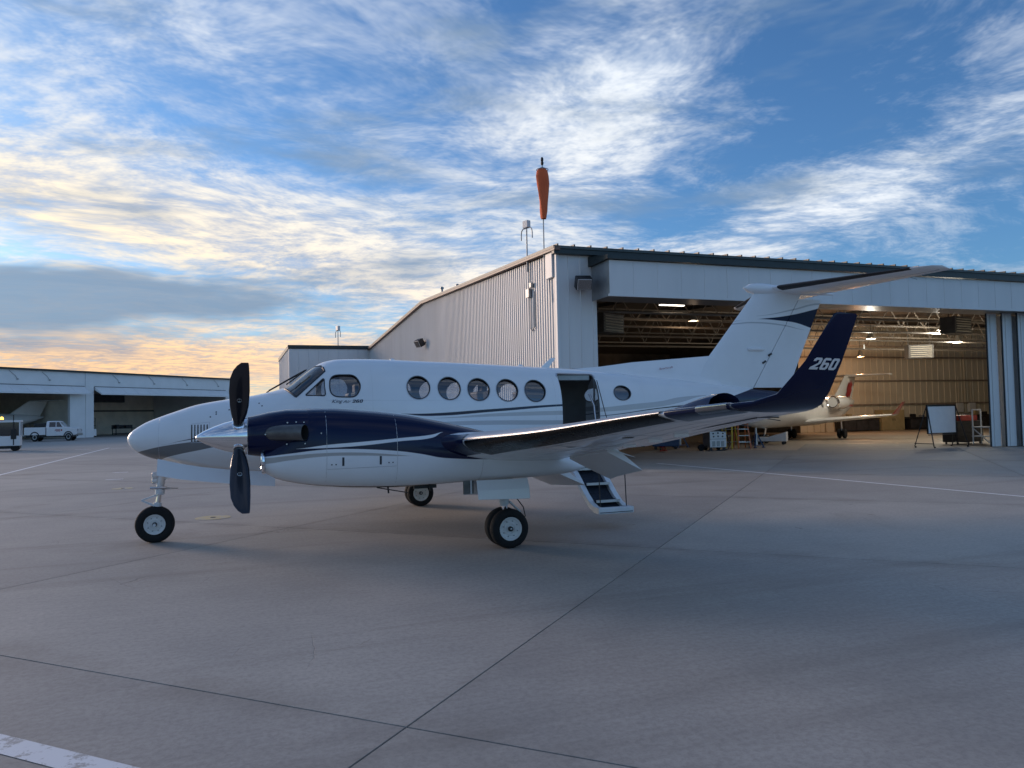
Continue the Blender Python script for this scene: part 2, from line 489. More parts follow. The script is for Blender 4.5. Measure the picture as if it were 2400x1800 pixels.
def ribwall(a, b, z0, topf, nrm, pitch, rib, depth, flat=0.0):
    """corrugated sheet from a to b (xy), rib tops proud by depth along nrm"""
    a, b, nrm = Vector((*a, 0)), Vector((*b, 0)), Vector((*nrm, 0))
    L = (b-a).length; d = (b-a)/L; pr = []
    t = 0.0
    while t < L-pitch:
        pr += [(t, 0), (t+pitch-rib*2, 0), (t+pitch-rib*1.5, 1), (t+pitch-rib*.5, 1)]
        t += pitch
    pr += [(t, 0), (L, 0)]
    m = MB(); vs = []
    for t, k in pr:
        p = a+d*t+nrm*(k*depth)
        vs += [(p.x, p.y, z0), (p.x, p.y, topf(a+d*t))]
    m.add(vs, [(2*i, 2*i+2, 2*i+3, 2*i+1) for i in range(len(pr)-1)])
    return m
def rooftop(p):
    return ZE+(ZR-ZE)*(1-abs(p.y-RY)/abs(FY-RY)) if p.y > RY else ZR-(ZR-ZE+.1)*(RY-p.y)/(RY-BY)
ribwall((GX, BY), (GX, FY-.02), 0, lambda p: rooftop(p)-.06, (1, 0), .22, .034, .032).build('gable_wall', M_GABLE, hangar)
ribwall((GX, FY), (GX-1.32, FY), 0, lambda p: ZE-.12, (0, 1), .44, .03, .025).build('front_wall', M_SIDE, hangar)
m = MB(); m.bb((GX-.05, FY-.12, 0), (GX+.05, FY+.06, ZE-.08)); m.build('corner_trim', M_SIDE, hangar, bevel=.006)
m = MB(); m.bb((GX-1.42, FY-.45, 0), (GX-1.30, FY+.03, 5.62)); m.build('door_jamb', M_SIDE, hangar, bevel=.01)
m = MB(); m.bb((X1, FY-.2, 0), (-26.9, FY-.05, 5.5)); m.build('front_wall', M_SIDE, hangar)
m = MB(); m.bb((X1-.2, BY, 0), (X1, FY-.06, ZE)); m.build('end_wall', M_SIDE, hangar)
m = MB(); m.bb((X1, BY-.2, 0), (GX-.05, BY, ZE-.1)); m.build('rear_wall', M_SIDE, hangar)
# door header box
HX0, HY0, HY1, HZ0, HZ1 = -7.86, -9.3, FY-.4, 5.55, 6.66
hd = ribwall((HX0, HY0), (X1, HY0), HZ0, lambda p: HZ1, (0, 1), .9, .02, .012)
hdr = hd.build('door_header', M_SIDE, hangar)
m = MB(); m.add([(HX0, HY0, HZ0-.05), (HX0, HY1, HZ0-.05), (HX0, HY1, HZ1), (HX0, HY0, HZ1)], [(0,1,2,3)])
m.add([(HX0, HY0, HZ0), (X1, HY0, HZ0), (X1, HY1, HZ0+.02), (HX0, HY1, HZ0+.02)], [(0,1,2,3)]); m.build('soffit', M_GREYM, hdr)
m = MB(); m.bb((HX0+.03, HY0+.02, HZ0-.06), (X1, HY0-.06, HZ0+.02)); m.build('drip_edge', M_SIDE, hdr)
# small roof over the header, eave trim and gutter
m = MB(); m.prism([Vector((0, HY0+.14, HZ1+.02)), Vector((0, HY0+.14, HZ1+.14)), Vector((0, FY-.1, ZE-.14)), Vector((0, FY-.1, HZ1))], (HX0+.12, 0, 0), (X1, 0, 0))
m.build('header_roof', M_TRIM, hangar)
m = MB(); m.bb((GX+.18, FY+.0, ZE-.13), (X1, FY+.22, ZE+.10)); m.build('eave_gutter', M_TRIM, hangar, bevel=.01)
def roofslab(y0, z0, y1, z1, nm):
    m = MB(); xa, xb = GX+.22, X1-.3
    m.prism([Vector((0, y0, z0)), Vector((0, y1, z1)), Vector((0, y1, z1+.09)), Vector((0, y0, z0+.09))], (xa, 0, 0), (xb, 0, 0))
    x = xa-.15; dv = Vector((0, y1-y0, z1-z0)).normalized()
    while x > xb:
        m.bar((x, y0+.02, z0+.11), (x, y1, z1+.11), .05, .07); x -= .6
    return m.build(nm, [M_ROOF], hangar)
roofslab(FY+.26, ZE+.04, RY, ZR+.02, 'roof_slope')
roofslab(BY-.26, ZE-.08, RY, ZR+.02, 'roof_slope')
m = MB(); m.bar((GX+.10, FY+.3, ZE+.03), (GX+.10, RY, ZR+.0), .22, .12); m.bar((GX+.10, RY, ZR+.0), (GX+.10, BY-.2, ZE-.10), .22, .12)
m.build('rake_trim', M_RAKE, hangar)
# conduit and junction boxes on the gable wall
m = MB(); m.tube([(GX+.07,-12.98,7.3), (GX+.07,-12.98,4.85), (GX+.07,-12.75,4.72), (GX+.07,-12.5,4.85), (GX+.07,-12.5,6.1)], .022, 8)
m.box((GX+.09,-12.98,6.1), (.12,.26,.3)); m.box((GX+.09,-12.72,6.35), (.1,.16,.16))
m.tube([(GX+.07,-11.35,6.55), (GX+.08,-11.1,6.3), (GX+.08,-11.05,5.5)], .02, 8); m.build('conduit', M_GREYM, hangar, smooth=True)
m = MB(); m.bb((GX+.02,-11.3,6.3), (GX+.12,-10.75,7.15)); m.build('access_panel', M_SIDE, hangar, bevel=.01)
# roof vent pipes
for y, hgt in ((-26.6, .42), (-23.6, .22), (-28.6, .12)):
    zz = rooftop(Vector((0, y, 0)))+.06
    MB().lathe([(.06, 0), (.06, hgt), (.1, hgt+.01), (.1, hgt+.1), (.02, hgt+.14)], (GX-.3, y, zz), n=12).build('vent_pipe', M_GREYM, hangar, smooth=True)
# sliding door leaves stacked at the right jamb
for k in range(5):
    x0 = -25.75-k*.66; y0 = -10.35+.17*k
    lf = MB().bb((x0-.02, y0, .03), (x0-.55, y0-.06, HZ0-.02)).build('door_leaf', M_SIDE, hangar, bevel=.008)
    MB().bb((x0+.03, y0-.012, .03), (x0-.02, y0-.05, HZ0-.02)).build('gap_shade_strip', M_DOORD, lf)  # dark strip painted in for the shaded gap beside each leaf
    MB().bb((x0-.16, y0+.002, .05), (x0-.20, y0+.025, HZ0-.05)).build('stiffener', M_SIDE, lf)
MB().bb((-28.95, -9.62, .03), (-34, -9.68, HZ0-.02)).build('door_leaf', M_SIDE, hangar, bevel=.008)
# interior
IY = -31.5
fl = MB(); fl.add([(GX-1.36, FY+.15, -.003), (X1, FY+.15, -.003), (X1, BY, -.003), (GX-1.36, BY, -.003)], [(0,1,2,3)])
struct(fl.build('hangar_floor', M_FLOOR))
ribwall((X1+.05, IY), (-34.2, IY), 0, lambda p: 7.9, (0, 1), .6, .05, .04).build('inner_wall', M_CREAM, hangar)
ribwall((X1+.06, FY-.25), (X1+.06, IY), 0, lambda p: 7.2, (1, 0), .6, .05, .04).build('inner_wall', M_CREAM, hangar)
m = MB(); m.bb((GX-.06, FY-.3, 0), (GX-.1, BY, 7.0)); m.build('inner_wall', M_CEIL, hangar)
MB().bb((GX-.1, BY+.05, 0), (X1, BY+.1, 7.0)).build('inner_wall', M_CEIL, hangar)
MB().bb((-34.2, IY-.02, 0), (-34.3, BY+.1, 7.8)).build('partition', M_CEIL, hangar)
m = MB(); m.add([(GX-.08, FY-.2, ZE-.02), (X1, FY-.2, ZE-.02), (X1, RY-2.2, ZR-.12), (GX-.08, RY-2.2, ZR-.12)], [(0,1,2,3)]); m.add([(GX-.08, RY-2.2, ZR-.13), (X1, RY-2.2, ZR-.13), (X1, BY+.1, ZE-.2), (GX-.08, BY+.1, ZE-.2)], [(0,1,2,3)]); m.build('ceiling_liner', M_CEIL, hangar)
def truss(y, z0, z1, mm):
    m = MB(); xa, xb = GX-.2, X1+.2
    for z in (z0, z1): m.bar((xa, y, z), (xb, y, z), .09, .07)
    x = xa; k = 0
    while x > xb+.8:
        m.bar((x, y, z0 if k % 2 else z1), (x-.8, y, z1 if k % 2 else z0), .035, .035); x -= .8; k += 1
    m.build('roof_truss', mm, hangar)
for y, z0, z1 in ((-13.4, 6.0, 6.75), (-18.6, 6.0, 7.0), (-23.8, 6.0, 7.25), (-29.0, 6.0, 7.5)):
    truss(y, z0, z1, M_STEEL)
for k in range(9):
    x = GX-3-k*5.6
    MB().bar((x, FY-.5, 6.86), (x, RY, 7.80), .12, .2).build('rafter', M_STEELD, hangar)
for y, z in ((-11.6, 6.2), (-14.2, 5.7), (-17.5, 5.55), (-21, 5.5), (-24.5, 5.35)):
    MB().tube([(GX-.2, y, z), (X1+.2, y, z)], .055, 8).build('pipe_run', M_STEEL, hangar)
for k in range(3):
    MB().bar((X1+.1, IY+.12, 1.9+k*1.75), (-34.3, IY+.12, 1.9+k*1.75), .08, .12).build('wall_girt', M_STEEL, hangar)
for x in (-50.0, -36.4):
    MB().tube([(x, IY+.1, 0), (x, IY+.1, 6.2)], .06, 8).build('downpipe', M_CREAM, hangar)
# ------------------------------------------------------------------ annex behind, left of the gable
annex = thing('annex_building', 'low flat-roofed white annex joined to the left end of the big hangar', 'building', (0, 0, 0))
AX0, AX1, AY0, AY1, AZ = -.42, -9, -48.0, -62, 7.1
ribwall((AX0, AY0), (GX-.1, AY0), 0, lambda p: AZ, (0, 1), .75, .03, .03).build('wall', M_SIDE, annex)
ribwall((AX0, AY1), (AX0, AY0), 0, lambda p: AZ, (1, 0), .75, .03, .03).build('wall', M_SIDE, annex)
MB().bb((AX0-.05, AY0-.1, AZ), (AX1, AY1, AZ+.08)).build('roof', M_ROOF, annex)
MB().bb((AX0+.07, AY0+.07, AZ-.02), (AX1+2.4, AY0-.08, AZ+.27)).build('parapet_trim', M_TRIM, annex)
MB().bb((AX0+.07, AY0-.09, AZ-.02), (AX0-.08, AY1, AZ+.27)).build('parapet_trim', M_TRIM, annex)
# ------------------------------------------------------------------ wall lights, windsock, posts
def floodlight(loc, rz, label, s=1.0):
    t = thing('floodlight', label, 'floodlight', loc, rz, 'floodlights on the hangar walls')
    q = Matrix.Rotation(R(28), 3, 'Y')
    c = Vector((.30*s, 0, 0))
    MB().box(c, (.30*s, .46*s, .36*s), q).build('housing', M_DARK, t, bevel=.03*s)
    MB().box(c+q @ Vector((.172*s, 0, 0)), (.012, .38*s, .29*s), q).build('lens', M_LENS, t)
    MB().box(c+q @ Vector((.154*s, 0, 0)), (.02, .40*s, .31*s), q).build('reflector', M_WHITE, t)
    m = MB(); m.tube([(0, 0, .05), (.12*s, 0, .05), (.2*s, 0, 0)], .03*s, 8); m.box((.015, 0, .05), (.03, .16*s, .16*s)); m.build('bracket', M_DARK, t)
floodlight((-7.45, FY+.03, 6.05), R(78), 'dark floodlight high on the front wall beside the bay opening', 1.15)
floodlight((GX+.05, -29.2, 5.82), R(18), 'dark floodlight projecting from the corrugated gable wall', 1.15)
M_SOCK = mat('orange_sock_cloth', (.68, .13, .04), .8, var=.12, scale=4, stretch=(1, 1, .3))
ws = thing('windsock', 'limp orange windsock on a tall pole at the hangar corner', 'windsock', (GX+.13, -11.36, 7.15))
MB().tube([(0, 0, -.7), (0, 0, 3.1)], .022, 8).build('pole', M_GREYM, ws)
m = MB(); rings = []
for z, r, ox, oy in ((2.98, .03, 0, 0), (2.96, .13, -.0, .0), (2.88, .185, -.01, .0), (2.70, .21, -.01, .01), (2.45, .20, -.01, .01), (2.15, .175, .0, .03), (1.8, .14, .01, .06), (1.5, .12, .02, .08), (1.28, .10, .03, .10), (1.22, .085, .03, .11)):
    rings.append([(ox+r*math.cos(2*PI*k/20)*(1+.16*math.sin(3*2*PI*k/20+z*3)+.07*math.sin(7*2*PI*k/20-z*9)), oy+r*math.sin(2*PI*k/20)*(1+.08*math.cos(5*2*PI*k/20+z*4)), z) for k in range(20)])
m.loft(rings, True, False); so = m.build('sock', M_SOCK, ws, smooth=True)
MB().tube([(.20*math.cos(2*PI*k/24), .20*math.sin(2*PI*k/24), 2.94) for k in range(25)], .012, 6, False).build('hoop', M_GREYM, ws)
for k in range(3): MB().tube([(0, 0, 3.04), (.20*math.cos(2.1*k), .20*math.sin(2.1*k), 2.94)], .008, 5).build('hoop_stay', M_GREYM, ws)
MB().lathe([(.03, 3.1), (.05, 3.14), (.05, 3.2), (.035, 3.24), (.05, 3.26), (.045, 3.34), (.02, 3.38)], n=12).build('obstruction_lamp', M_DARK, ws, smooth=True)
def mast(loc, h, label, s=1.0, d0=-.1):
    t = thing('antenna_post', label, 'antenna post', loc, R(20), 'posts with box heads on the roofs')
    MB().tube([(0, 0, d0), (0, 0, h)], .025*s, 8).build('pole', M_GREYM, t)
    MB().box((0, 0, h+.12*s), (.16*s, .26*s, .26*s)).build('box_head', M_SIDE, t, bevel=.01)
    for sg in (-1, 1):
        MB().tube([(0, 0, h-.02), (0, sg*.2*s, h-.02), (0, sg*.27*s, h-.08*s), (0, sg*.30*s, h-.2*s), (0, sg*.30*s, h-.42*s)], .02*s, 8).build('curved_arm', M_GREYM, t, smooth=True)
mast((GX+.12, -12.98, 7.28), 1.2, 'slim post with box head and drooping arms beside the windsock', 1.0, -.4)
mast((-4.16, -48.3, 7.35), 1.25, 'small post with box head and drooping arms on the annex roof', 1.35)
# ------------------------------------------------------------------ lamps in the bay
M_BULB = emat('lamp_glow', (1.0, .90, .74), 14)
M_SHADE = mat('lamp_shade_metal', (.55, .50, .42), .35, metal=.6)
def highbay(loc, e, label, col=(1, .92, .78)):
    t = thing('high_bay_lamp', label, 'lamp', loc, 0, 'lamps hanging in the hangar bay')
    MB().lathe([(.05, .30), (.10, .26), (.13, .12), (.24, -.10), (.245, -.12), (.225, -.10), (.12, .10), (.04, .12)], n=20, cap=False).build('shade', M_SHADE, t, smooth=True)
    MB().lathe([(.01, -.12), (.09, -.08), (.12, 0), (.09, .06), (.02, .09)], n=16).build('bulb', M_BULB, t, smooth=True)
    MB().tube([(0, 0, .28), (0, 0, .9)], .015, 6).build('stem', M_STEELD, t)
    ld = bpy.data.lights.new('lamp_light', 'POINT'); ld.energy = e; ld.color = col; ld.shadow_soft_size = .16
    lo = bpy.data.objects.new('lamp_light', ld); COL.objects.link(lo); lo.parent = t; lo.location = (0, 0, -.32)
highbay((-15.7, -16.5, 5.85), 22, 'lit lamp hanging left of the tail fin, alone in the dark roof', (1, .72, .48))
highbay((-27.6, -18.3, 5.4), 200, 'brightest lit lamp hanging right of the winglet tip')
highbay((-31.3, -17.2, 5.8), 200, 'lit lamp nearest the door leaves, upper of two', (1, .94, .82))
highbay((-36.8, -20.9, 5.62), 240, 'lit lamp low over the cream wall near the door leaves', (1, .92, .76))
highbay((-35.5, -27.1, 5.2), 170, 'orange glowing lamp close to the cream wall', (1, .50, .24))
M_TUBE = emat('tube_glow', (1.0, .9, .75), 3.0)
# fluorescent fitting
t = thing('strip_light', 'small lit strip light under the roof at the bay front', 'lamp', (-13.2, -14.2, 6.05))
MB().bb((-.6, -.09, 0), (.6, .09, .08)).build('housing', M_STEELD, t)
for k in range(3): MB().bb((-.55+k*.38, -.07, -.03), (-.2+k*.38, .07, -.002)).build('tube', M_TUBE, t)
# unit heaters, exit sign
def heater(loc, rz, label):
    t = thing('unit_heater', label, 'heater', loc, rz, 'box heaters hung under the hangar roof')
    MB().box((0, 0, 0), (1.3, .7, .75)).build('casing', M_STEELD, t, bevel=.02)
    for k in range(6): MB().box((0, .365, -.28+k*.11), (1.1, .03, .03), Matrix.Rotation(R(30), 3, 'X')).build('louvre', M_CREAM, t)
    for x in (-.55, .55): MB().tube([(x, 0, .37), (x, 0, 1.9)], .02, 6).build('hanger_rod', M_STEELD, t)
heater((-32.2, -19.5, 4.75), R(-30), 'cream box heater hanging in front of the cream wall')
heater((-10.4, -14.5, 5.25), R(25), 'box heater hanging in the dark roof at the left of the bay')
heater((-27.2, -13.0, 5.35), R(10), 'box heater high against the door leaves')
t = thing('exit_sign', 'small green lit exit sign hanging under the roof', 'sign', (-29.98, -21.17, 5.15), R(45))
MB().box((0, 0, 0), (.5, .06, .22)).build('housing', M_WHITE, t)
M_EXIT = emat('exit_green', (.10, .8, .35), 1.6)
me = text_mesh('exit_text', 'EXIT', .2, bold=.006)
tx = link('lettering', me, t); me.materials.append(M_EXIT); tx.rotation_euler = (PI/2, 0, PI); tx.location = (.23, .034, -.07)
# ------------------------------------------------------------------ far hangar on the left
M_LW = mat('far_hangar_white', (.76, .77, .77), .5, var=.04, scale=.5)
M_LIN = mat('far_hangar_liner', (.80, .73, .62), .7, var=.10, scale=.7)
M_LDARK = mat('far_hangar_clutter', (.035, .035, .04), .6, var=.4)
LTH = R(-130.6)
LP = Vector((19.72, -87.6, 0))
lh = thing('far_hangar', 'long low white hangar with two open bays at the far left', 'hangar', LP, LTH)
def lbox(nm, a, b, m, par=lh, bevel=0.0): return MB().bb(a, b).build(nm, m, par, bevel=bevel)
LZ = 7.5
lbox('front_wall', (-24.5, 0, 5.93), (24.2, .3, LZ), M_LW)
lbox('pillar', (-2.15, -.05, 0), (-.12, .3, 5.92), M_LW)
lbox('pillar', (-.08, -.10, 0), (.92, .3, 5.92), M_LW)
lbox('pillar', (22.9, -.05, 0), (24.2, .3, 5.92), M_LW)
lbox('pillar', (-24.5, -.05, 0), (-22.5, .3, 5.92), M_LW)
lbox('seam_trim', (-.16, -.13, 0), (-.02, -.02, LZ-.05), M_LW)
lbox('roof_trim', (-24.8, -.28, LZ), (24.5, .2, LZ+.2), M_TRIM)
lbox('roof', (-24.8, .2, LZ+.05), (24.5, 24.5, LZ+.15), M_ROOF)
lbox('end_wall', (23.9, .3, 0), (24.2, 24, LZ), M_LW)
lbox('end_wall', (-24.5, .3, 0), (-24.2, 24, LZ), M_LW)
lbox('inner_wall', (-24.2, 14.5, 0), (23.9, 14.8, LZ), M_LIN)
lbox('partition', (-.9, .4, 0), (-.5, 14.5, LZ), M_LIN)
fl = MB(); fl.add([LP+Vector((math.cos(LTH)*x-math.sin(LTH)*y, math.sin(LTH)*x+math.cos(LTH)*y, -.006)) for x, y in ((-24, -.1), (23.8, -.1), (23.8, 23.5), (-24, 23.5))], [(0,1,2,3)])
struct(fl.build('far_hangar_floor', M_CONC0))
lbox('ceiling_liner', (-24.2, .35, LZ-.02), (23.9, 14.4, LZ+.03), M_LIN)  # unseen pale ceiling added to brighten the inside of the bays
# bi-fold doors hanging folded under the header
for x0, x1 in ((-22.4, -.3), (1.05, 22.85)):
    d = MB(); pr = [Vector((0, -.04, 5.93)), Vector((0, -1.15, 5.12)), Vector((0, -1.12, 5.00)), Vector((0, -.02, 5.55)), Vector((0, 0, 5.80))]
    d.prism(pr, (x0, 0, 0), (x1, 0, 0)); dd = d.build('bifold_door', M_LW, lh)
    MB().bb((x0, -1.17, 4.96), (x1, -1.08, 5.08)).build('bottom_rail', M_LW, dd)
    MB().bb((x0, -.10, 5.90), (x1, -.04, 5.96)).build('hinge_line', M_LDARK, dd)
    n = 12
    for k in range(n+1):
        xx = x0+.1+(x1-x0-.2)*k/n
        MB().bar((xx, -.12, 5.88), (xx, -1.12, 5.155), .05, .03).build('stiffener', M_LW, dd)
# light runs of cable and small lamps on the header
for k, xx in enumerate((-9.3, -5.6, 3.6, 9.0, 14.6, 20.5)):
    m = MB(); m.tube([(xx, -.04, 7.4), (xx+.7, -.05, 6.85), (xx+.9, -.05, 6.55)], .02, 6); m.box((xx+.95, -.06, 6.5), (.18, .1, .12)); m.build('cable', M_GREYM, lh)
for xx, yy in ((5, 12), (13, 12), (-6, 12), (-14, 12)):
    lbox('roof_beam', (xx-.1, .4, 6.3), (xx+.1, 14.4, 6.7), M_STEELD)
for k in range(4):
    lbox('roof_beam', (-24, 2+k*3.2, 6.75), (23.8, 2.25+k*3.2, 7.0), M_STEELD)
lbox('overhead_duct', (4.5, 10, 4.4), (14.5, 11, 5.5), M_LDARK)
lbox('wall_girt', (1, 14.3, 3.2), (23.8, 14.48, 3.4), M_STEELD)
# things stored in the right-hand bay: benches and stands against the dark wall
def lth(nm, label, cat, x, y, grp=None):
    p = LP+Vector((math.cos(LTH)*x-math.sin(LTH)*y, math.sin(LTH)*x+math.cos(LTH)*y, 0))
    return thing(nm, label, cat, p, LTH, grp)
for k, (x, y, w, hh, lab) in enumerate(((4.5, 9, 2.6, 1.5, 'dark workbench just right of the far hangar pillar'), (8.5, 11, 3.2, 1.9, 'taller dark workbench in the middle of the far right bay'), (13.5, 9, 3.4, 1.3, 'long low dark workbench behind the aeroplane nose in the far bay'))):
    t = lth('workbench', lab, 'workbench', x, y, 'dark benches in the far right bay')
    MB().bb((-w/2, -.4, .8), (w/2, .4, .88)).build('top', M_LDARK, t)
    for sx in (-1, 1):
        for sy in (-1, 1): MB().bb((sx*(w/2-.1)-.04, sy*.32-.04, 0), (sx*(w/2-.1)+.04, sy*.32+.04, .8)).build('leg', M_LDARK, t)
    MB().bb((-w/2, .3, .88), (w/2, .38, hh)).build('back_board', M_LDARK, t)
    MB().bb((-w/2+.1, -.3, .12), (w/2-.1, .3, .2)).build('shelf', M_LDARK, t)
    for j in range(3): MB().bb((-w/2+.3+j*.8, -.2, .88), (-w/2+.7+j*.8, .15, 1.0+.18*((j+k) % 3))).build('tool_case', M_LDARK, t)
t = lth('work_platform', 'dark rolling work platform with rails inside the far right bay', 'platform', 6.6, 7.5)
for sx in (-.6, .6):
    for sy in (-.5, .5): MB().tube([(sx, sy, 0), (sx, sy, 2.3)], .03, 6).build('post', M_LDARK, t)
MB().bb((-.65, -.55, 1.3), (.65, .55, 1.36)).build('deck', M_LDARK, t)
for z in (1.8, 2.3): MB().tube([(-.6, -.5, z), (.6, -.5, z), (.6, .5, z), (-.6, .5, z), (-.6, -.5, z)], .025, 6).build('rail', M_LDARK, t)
t = lth('work_cart', 'white service cart at the foot of the far hangar pillar', 'cart', 1.5, .9)
MB().bb((-.4, -.3, .15), (.4, .3, .95)).build('cabinet', M_LW, t, bevel=.02)
for sx in (-.3, .3):
    for sy in (-.22, .22): MB().lathe([(.08, -.03), (.08, .03)], (sx, sy, .08), (1, 0, 0), 10).build('wheel', M_DARK, t)
# ------------------------------------------------------------------ generic business jet for the hangars
M_JW = mat('jet_white_paint', (.74, .72, .68), .25, coat=.5, var=.03)
M_JRED = mat('jet_red_paint', (.32, .02, .025), .3, coat=.5, var=.05)
M_TYRE = mat('tyre_rubber', (.007, .007, .008), .85, var=.3, bmp=.2)
M_RIM = mat('rim_white', (.70, .70, .69), .35, var=.06)
M_CHROME = mat('polished_metal', (.85, .85, .86), .05, metal=1.0, var=.03)
M_GLASSD = mat('dark_glazing', (.012, .015, .02), .06, coat=1.0, var=.1)
def airfoil(le, te, up, tk, n=10):
    """closed ring of points of a symmetric section between le and te"""
    le, te, up = Vector(le), Vector(te), Vector(up).normalized(); c = (te-le)
    L = c.length; pts = []
    S_ = [0.5*(1-math.cos(PI*k/n)) for k in range(n+1)]
    def th(s): return 5*tk*L*(.2969*math.sqrt(s)-.126*s-.3516*s*s+.2843*s**3-.1036*s**4)
    for s in S_[::-1]: pts.append(le+c*s+up*th(s))
    for s in S_[1:-1]: pts.append(le+c*s-up*th(s))
    return pts
def make_jet(label, loc, rz, emblem=True):
    t = thing('business_jet', label, 'jet', loc, rz)
    # local x forward from the nose wheel at 0
    st = [(2.6, 1.25, .02), (2.5, 1.27, .16), (2.1, 1.34, .38), (1.5, 1.45, .58), (.6, 1.58, .80), (-.4, 1.66, .90), (-7, 1.66, .90), (-9.5, 1.72, .82), (-11.5, 1.9, .56), (-13.2, 2.08, .28), (-14, 2.15, .06)]
    rings = [[(x, r*math.cos(2*PI*k/28), zc+r*math.sin(2*PI*k/28)) for k in range(28)] for x, zc, r in st]
    f = MB().loft(rings).build('fuselage', M_JW, t, smooth=True)
    for k in range(6):
        for s in (-1, 1): MB().lathe([(.17, 0), (.165, .012)], (-1.6-k*.85, s*.862, 1.93), (0, s, .3), 16).build('cabin_window', M_GLASSD, f)
    for s in (-1, 1):
        m = MB(); m.loft([airfoil((-3.8, s*.5, 1.0), (-6.8, s*.5, 1.0), (0,0,1), .12), airfoil((-5.4, s*4.6, 1.32), (-6.5, s*4.6, 1.32), (0,0,1), .1)])
        w = m.build('wing', M_JW, t, smooth=True)
        MB().loft([airfoil((-5.45, s*4.62, 1.34), (-6.5, s*4.62, 1.34), (0,1,.3), .08), airfoil((-6.2, s*4.95, 2.0), (-6.7, s*4.95, 2.0), (0,1,.3), .08)]).build('winglet', M_JRED if emblem else M_JW, w, smooth=True)
        en = MB().lathe([(.26, 0), (.36, -.12), (.40, -.7), (.38, -1.7), (.26, -2.3)], (-6.7, s*1.15, 2.05), (1, 0, 0), 24, cap=True).build('engine', M_JW, t, smooth=True)
        MB().lathe([(.26, .01), (.31, .05), (.37, -.10), (.36, -.12)], (-6.7, s*1.15, 2.05), (1, 0, 0), 24, cap=False).build('inlet_lip', M_CHROME, en, smooth=True)
        MB().bb((-7.5, s*.6, 1.95), (-8.8, s*1.0, 2.1)).build('pylon', M_JW, en)
        for q in ((-7.2, s*1.45),):
            MB().tube([(q[0], q[1], .2), (q[0]+.1, q[1], 1.0)], .05, 8).build('main_leg', M_CHROME, t)
            for dy in (-.14, .14): MB().lathe([(.10, -.08), (.22, -.085), (.27, -.05), (.27, .05), (.22, .085), (.10, .08)], (q[0], q[1]+dy, .27), (0, 1, 0), 20).build('tyre', M_TYRE, t, smooth=True)
    m = MB(); m.loft([airfoil((-10.2, 0, 2.3), (-13.6, 0, 2.2), (0,1,0), .09), airfoil((-12.4, 0, 3.75), (-14.5, 0, 3.75), (0,1,0), .09)]); fn = m.build('fin', M_JW, t, smooth=True)
    for s in (-1, 1):
        MB().loft([airfoil((-12.5, 0, 3.77), (-14.5, 0, 3.77), (0,0,1), .09), airfoil((-13.9, s*2.2, 3.82), (-14.8, s*2.2, 3.82), (0,0,1), .09)]).build('tailplane', M_JW, t, smooth=True)
    if emblem:
        for s in (-1, 1):
            m = MB()
            for (x, z, r) in ((-12.75, 2.85, .48), (-12.35, 2.55, .26), (-13.15, 3.2, .26)):
                m.add([(x+r, s*.155, z), (x, s*.155, z+r*1.1), (x-r, s*.155, z), (x, s*.155, z-r*1.1)], [(0,1,2,3)])
            m.build('tail_emblem', M_JRED, fn)
            m = MB()
            for k in range(9): m.bb((-9.1-k*.22, s*.868, 1.80), (-9.25-k*.22, s*.875, 1.92))
            m.build('stripe_lettering', M_JRED, f)
    ng = MB().tube([(.12, 0, .28), (-.1, 0, .95)], .055, 8).build('nose_leg', M_CHROME, t)
    MB().bar((.0, 0, .5), (-.45, 0, .95), .05, .05).build('drag_brace', M_CHROME, ng)
    for dy in (-.13, .13):
        MB().lathe([(.09, -.06), (.19, -.065), (.235, -.04), (.235, .04), (.19, .065), (.09, .06)], (.14, dy, .235), (0, 1, 0), 22).build('tyre', M_TYRE, t, smooth=True)
        MB().lathe([(.02, -.05), (.095, -.04), (.095, .04), (.02, .05)], (.14, dy*1.12, .235), (0, 1, 0), 16).build('rim', M_RIM, t, smooth=True)
    return t
make_jet('white jet with red tail emblem parked inside the lit hangar bay', (-22.1, -20.0, 0), R(28.5))
jp = LP+Vector((math.cos(LTH)*-17.6-math.sin(LTH)*5.0, math.sin(LTH)*-17.6+math.cos(LTH)*5.0, 0))
make_jet('pale jet parked in the dark left bay of the far hangar', jp, LTH+PI, False).scale = (1.15, 1.15, 1.15)
# ------------------------------------------------------------------ pickup truck
M_TRW = mat('truck_white', (.74, .75, .76), .3, coat=.6, var=.03)
tr = thing('pickup_truck', 'white crew-cab service pickup parked before the far hangar', 'truck', (20.28, -73.9, 0), R(176)); tr.scale = (.78, .9, 1.0)
def sideprism(nm, poly, hw, m, par, bevel=.03, taper=0.0):
    return MB().prism([Vector((x, 0, z)) for x, z in poly], (0, -hw, 0), (0, hw, 0)).build(nm, m, par, bevel=bevel)
sideprism('lower_body', [(2.85, .62), (2.88, .95), (2.75, 1.22), (1.55, 1.32), (.0, 1.33), (-.62, 1.33), (-.62, .5), (1.5, .5), (2.3, .5)], .95, M_TRW, tr, .06)
cabv = MB(); rings = []
for z, xa, xb, hw in ((1.30, 1.50, -.68, .92), (1.33, 1.46, -.68, .92), (1.90, .78, -.62, .74), (1.97, .55, -.52, .66)):
    rings.append([(xa, -hw, z), (xa, hw, z), (xb, hw, z), (xb, -hw, z)])
cb = cabv.loft(rings).build('cab', M_TRW, tr, bevel=.04)
for s in (-1, 1):
    for (a, b, c, d) in (((1.18, 1.38), (.52, 1.38), (.50, 1.86), (.78, 1.86)), ((.42, 1.38), (-.30, 1.38), (-.30, 1.86), (.40, 1.86))):
        f = lambda p: (p[0], s*(.935-(p[1]-1.33)*.316), p[1])
        MB().add([f(a), f(b), f(c), f(d)], [(0,1,2,3)]).build('side_window', M_GLASSD, cb)
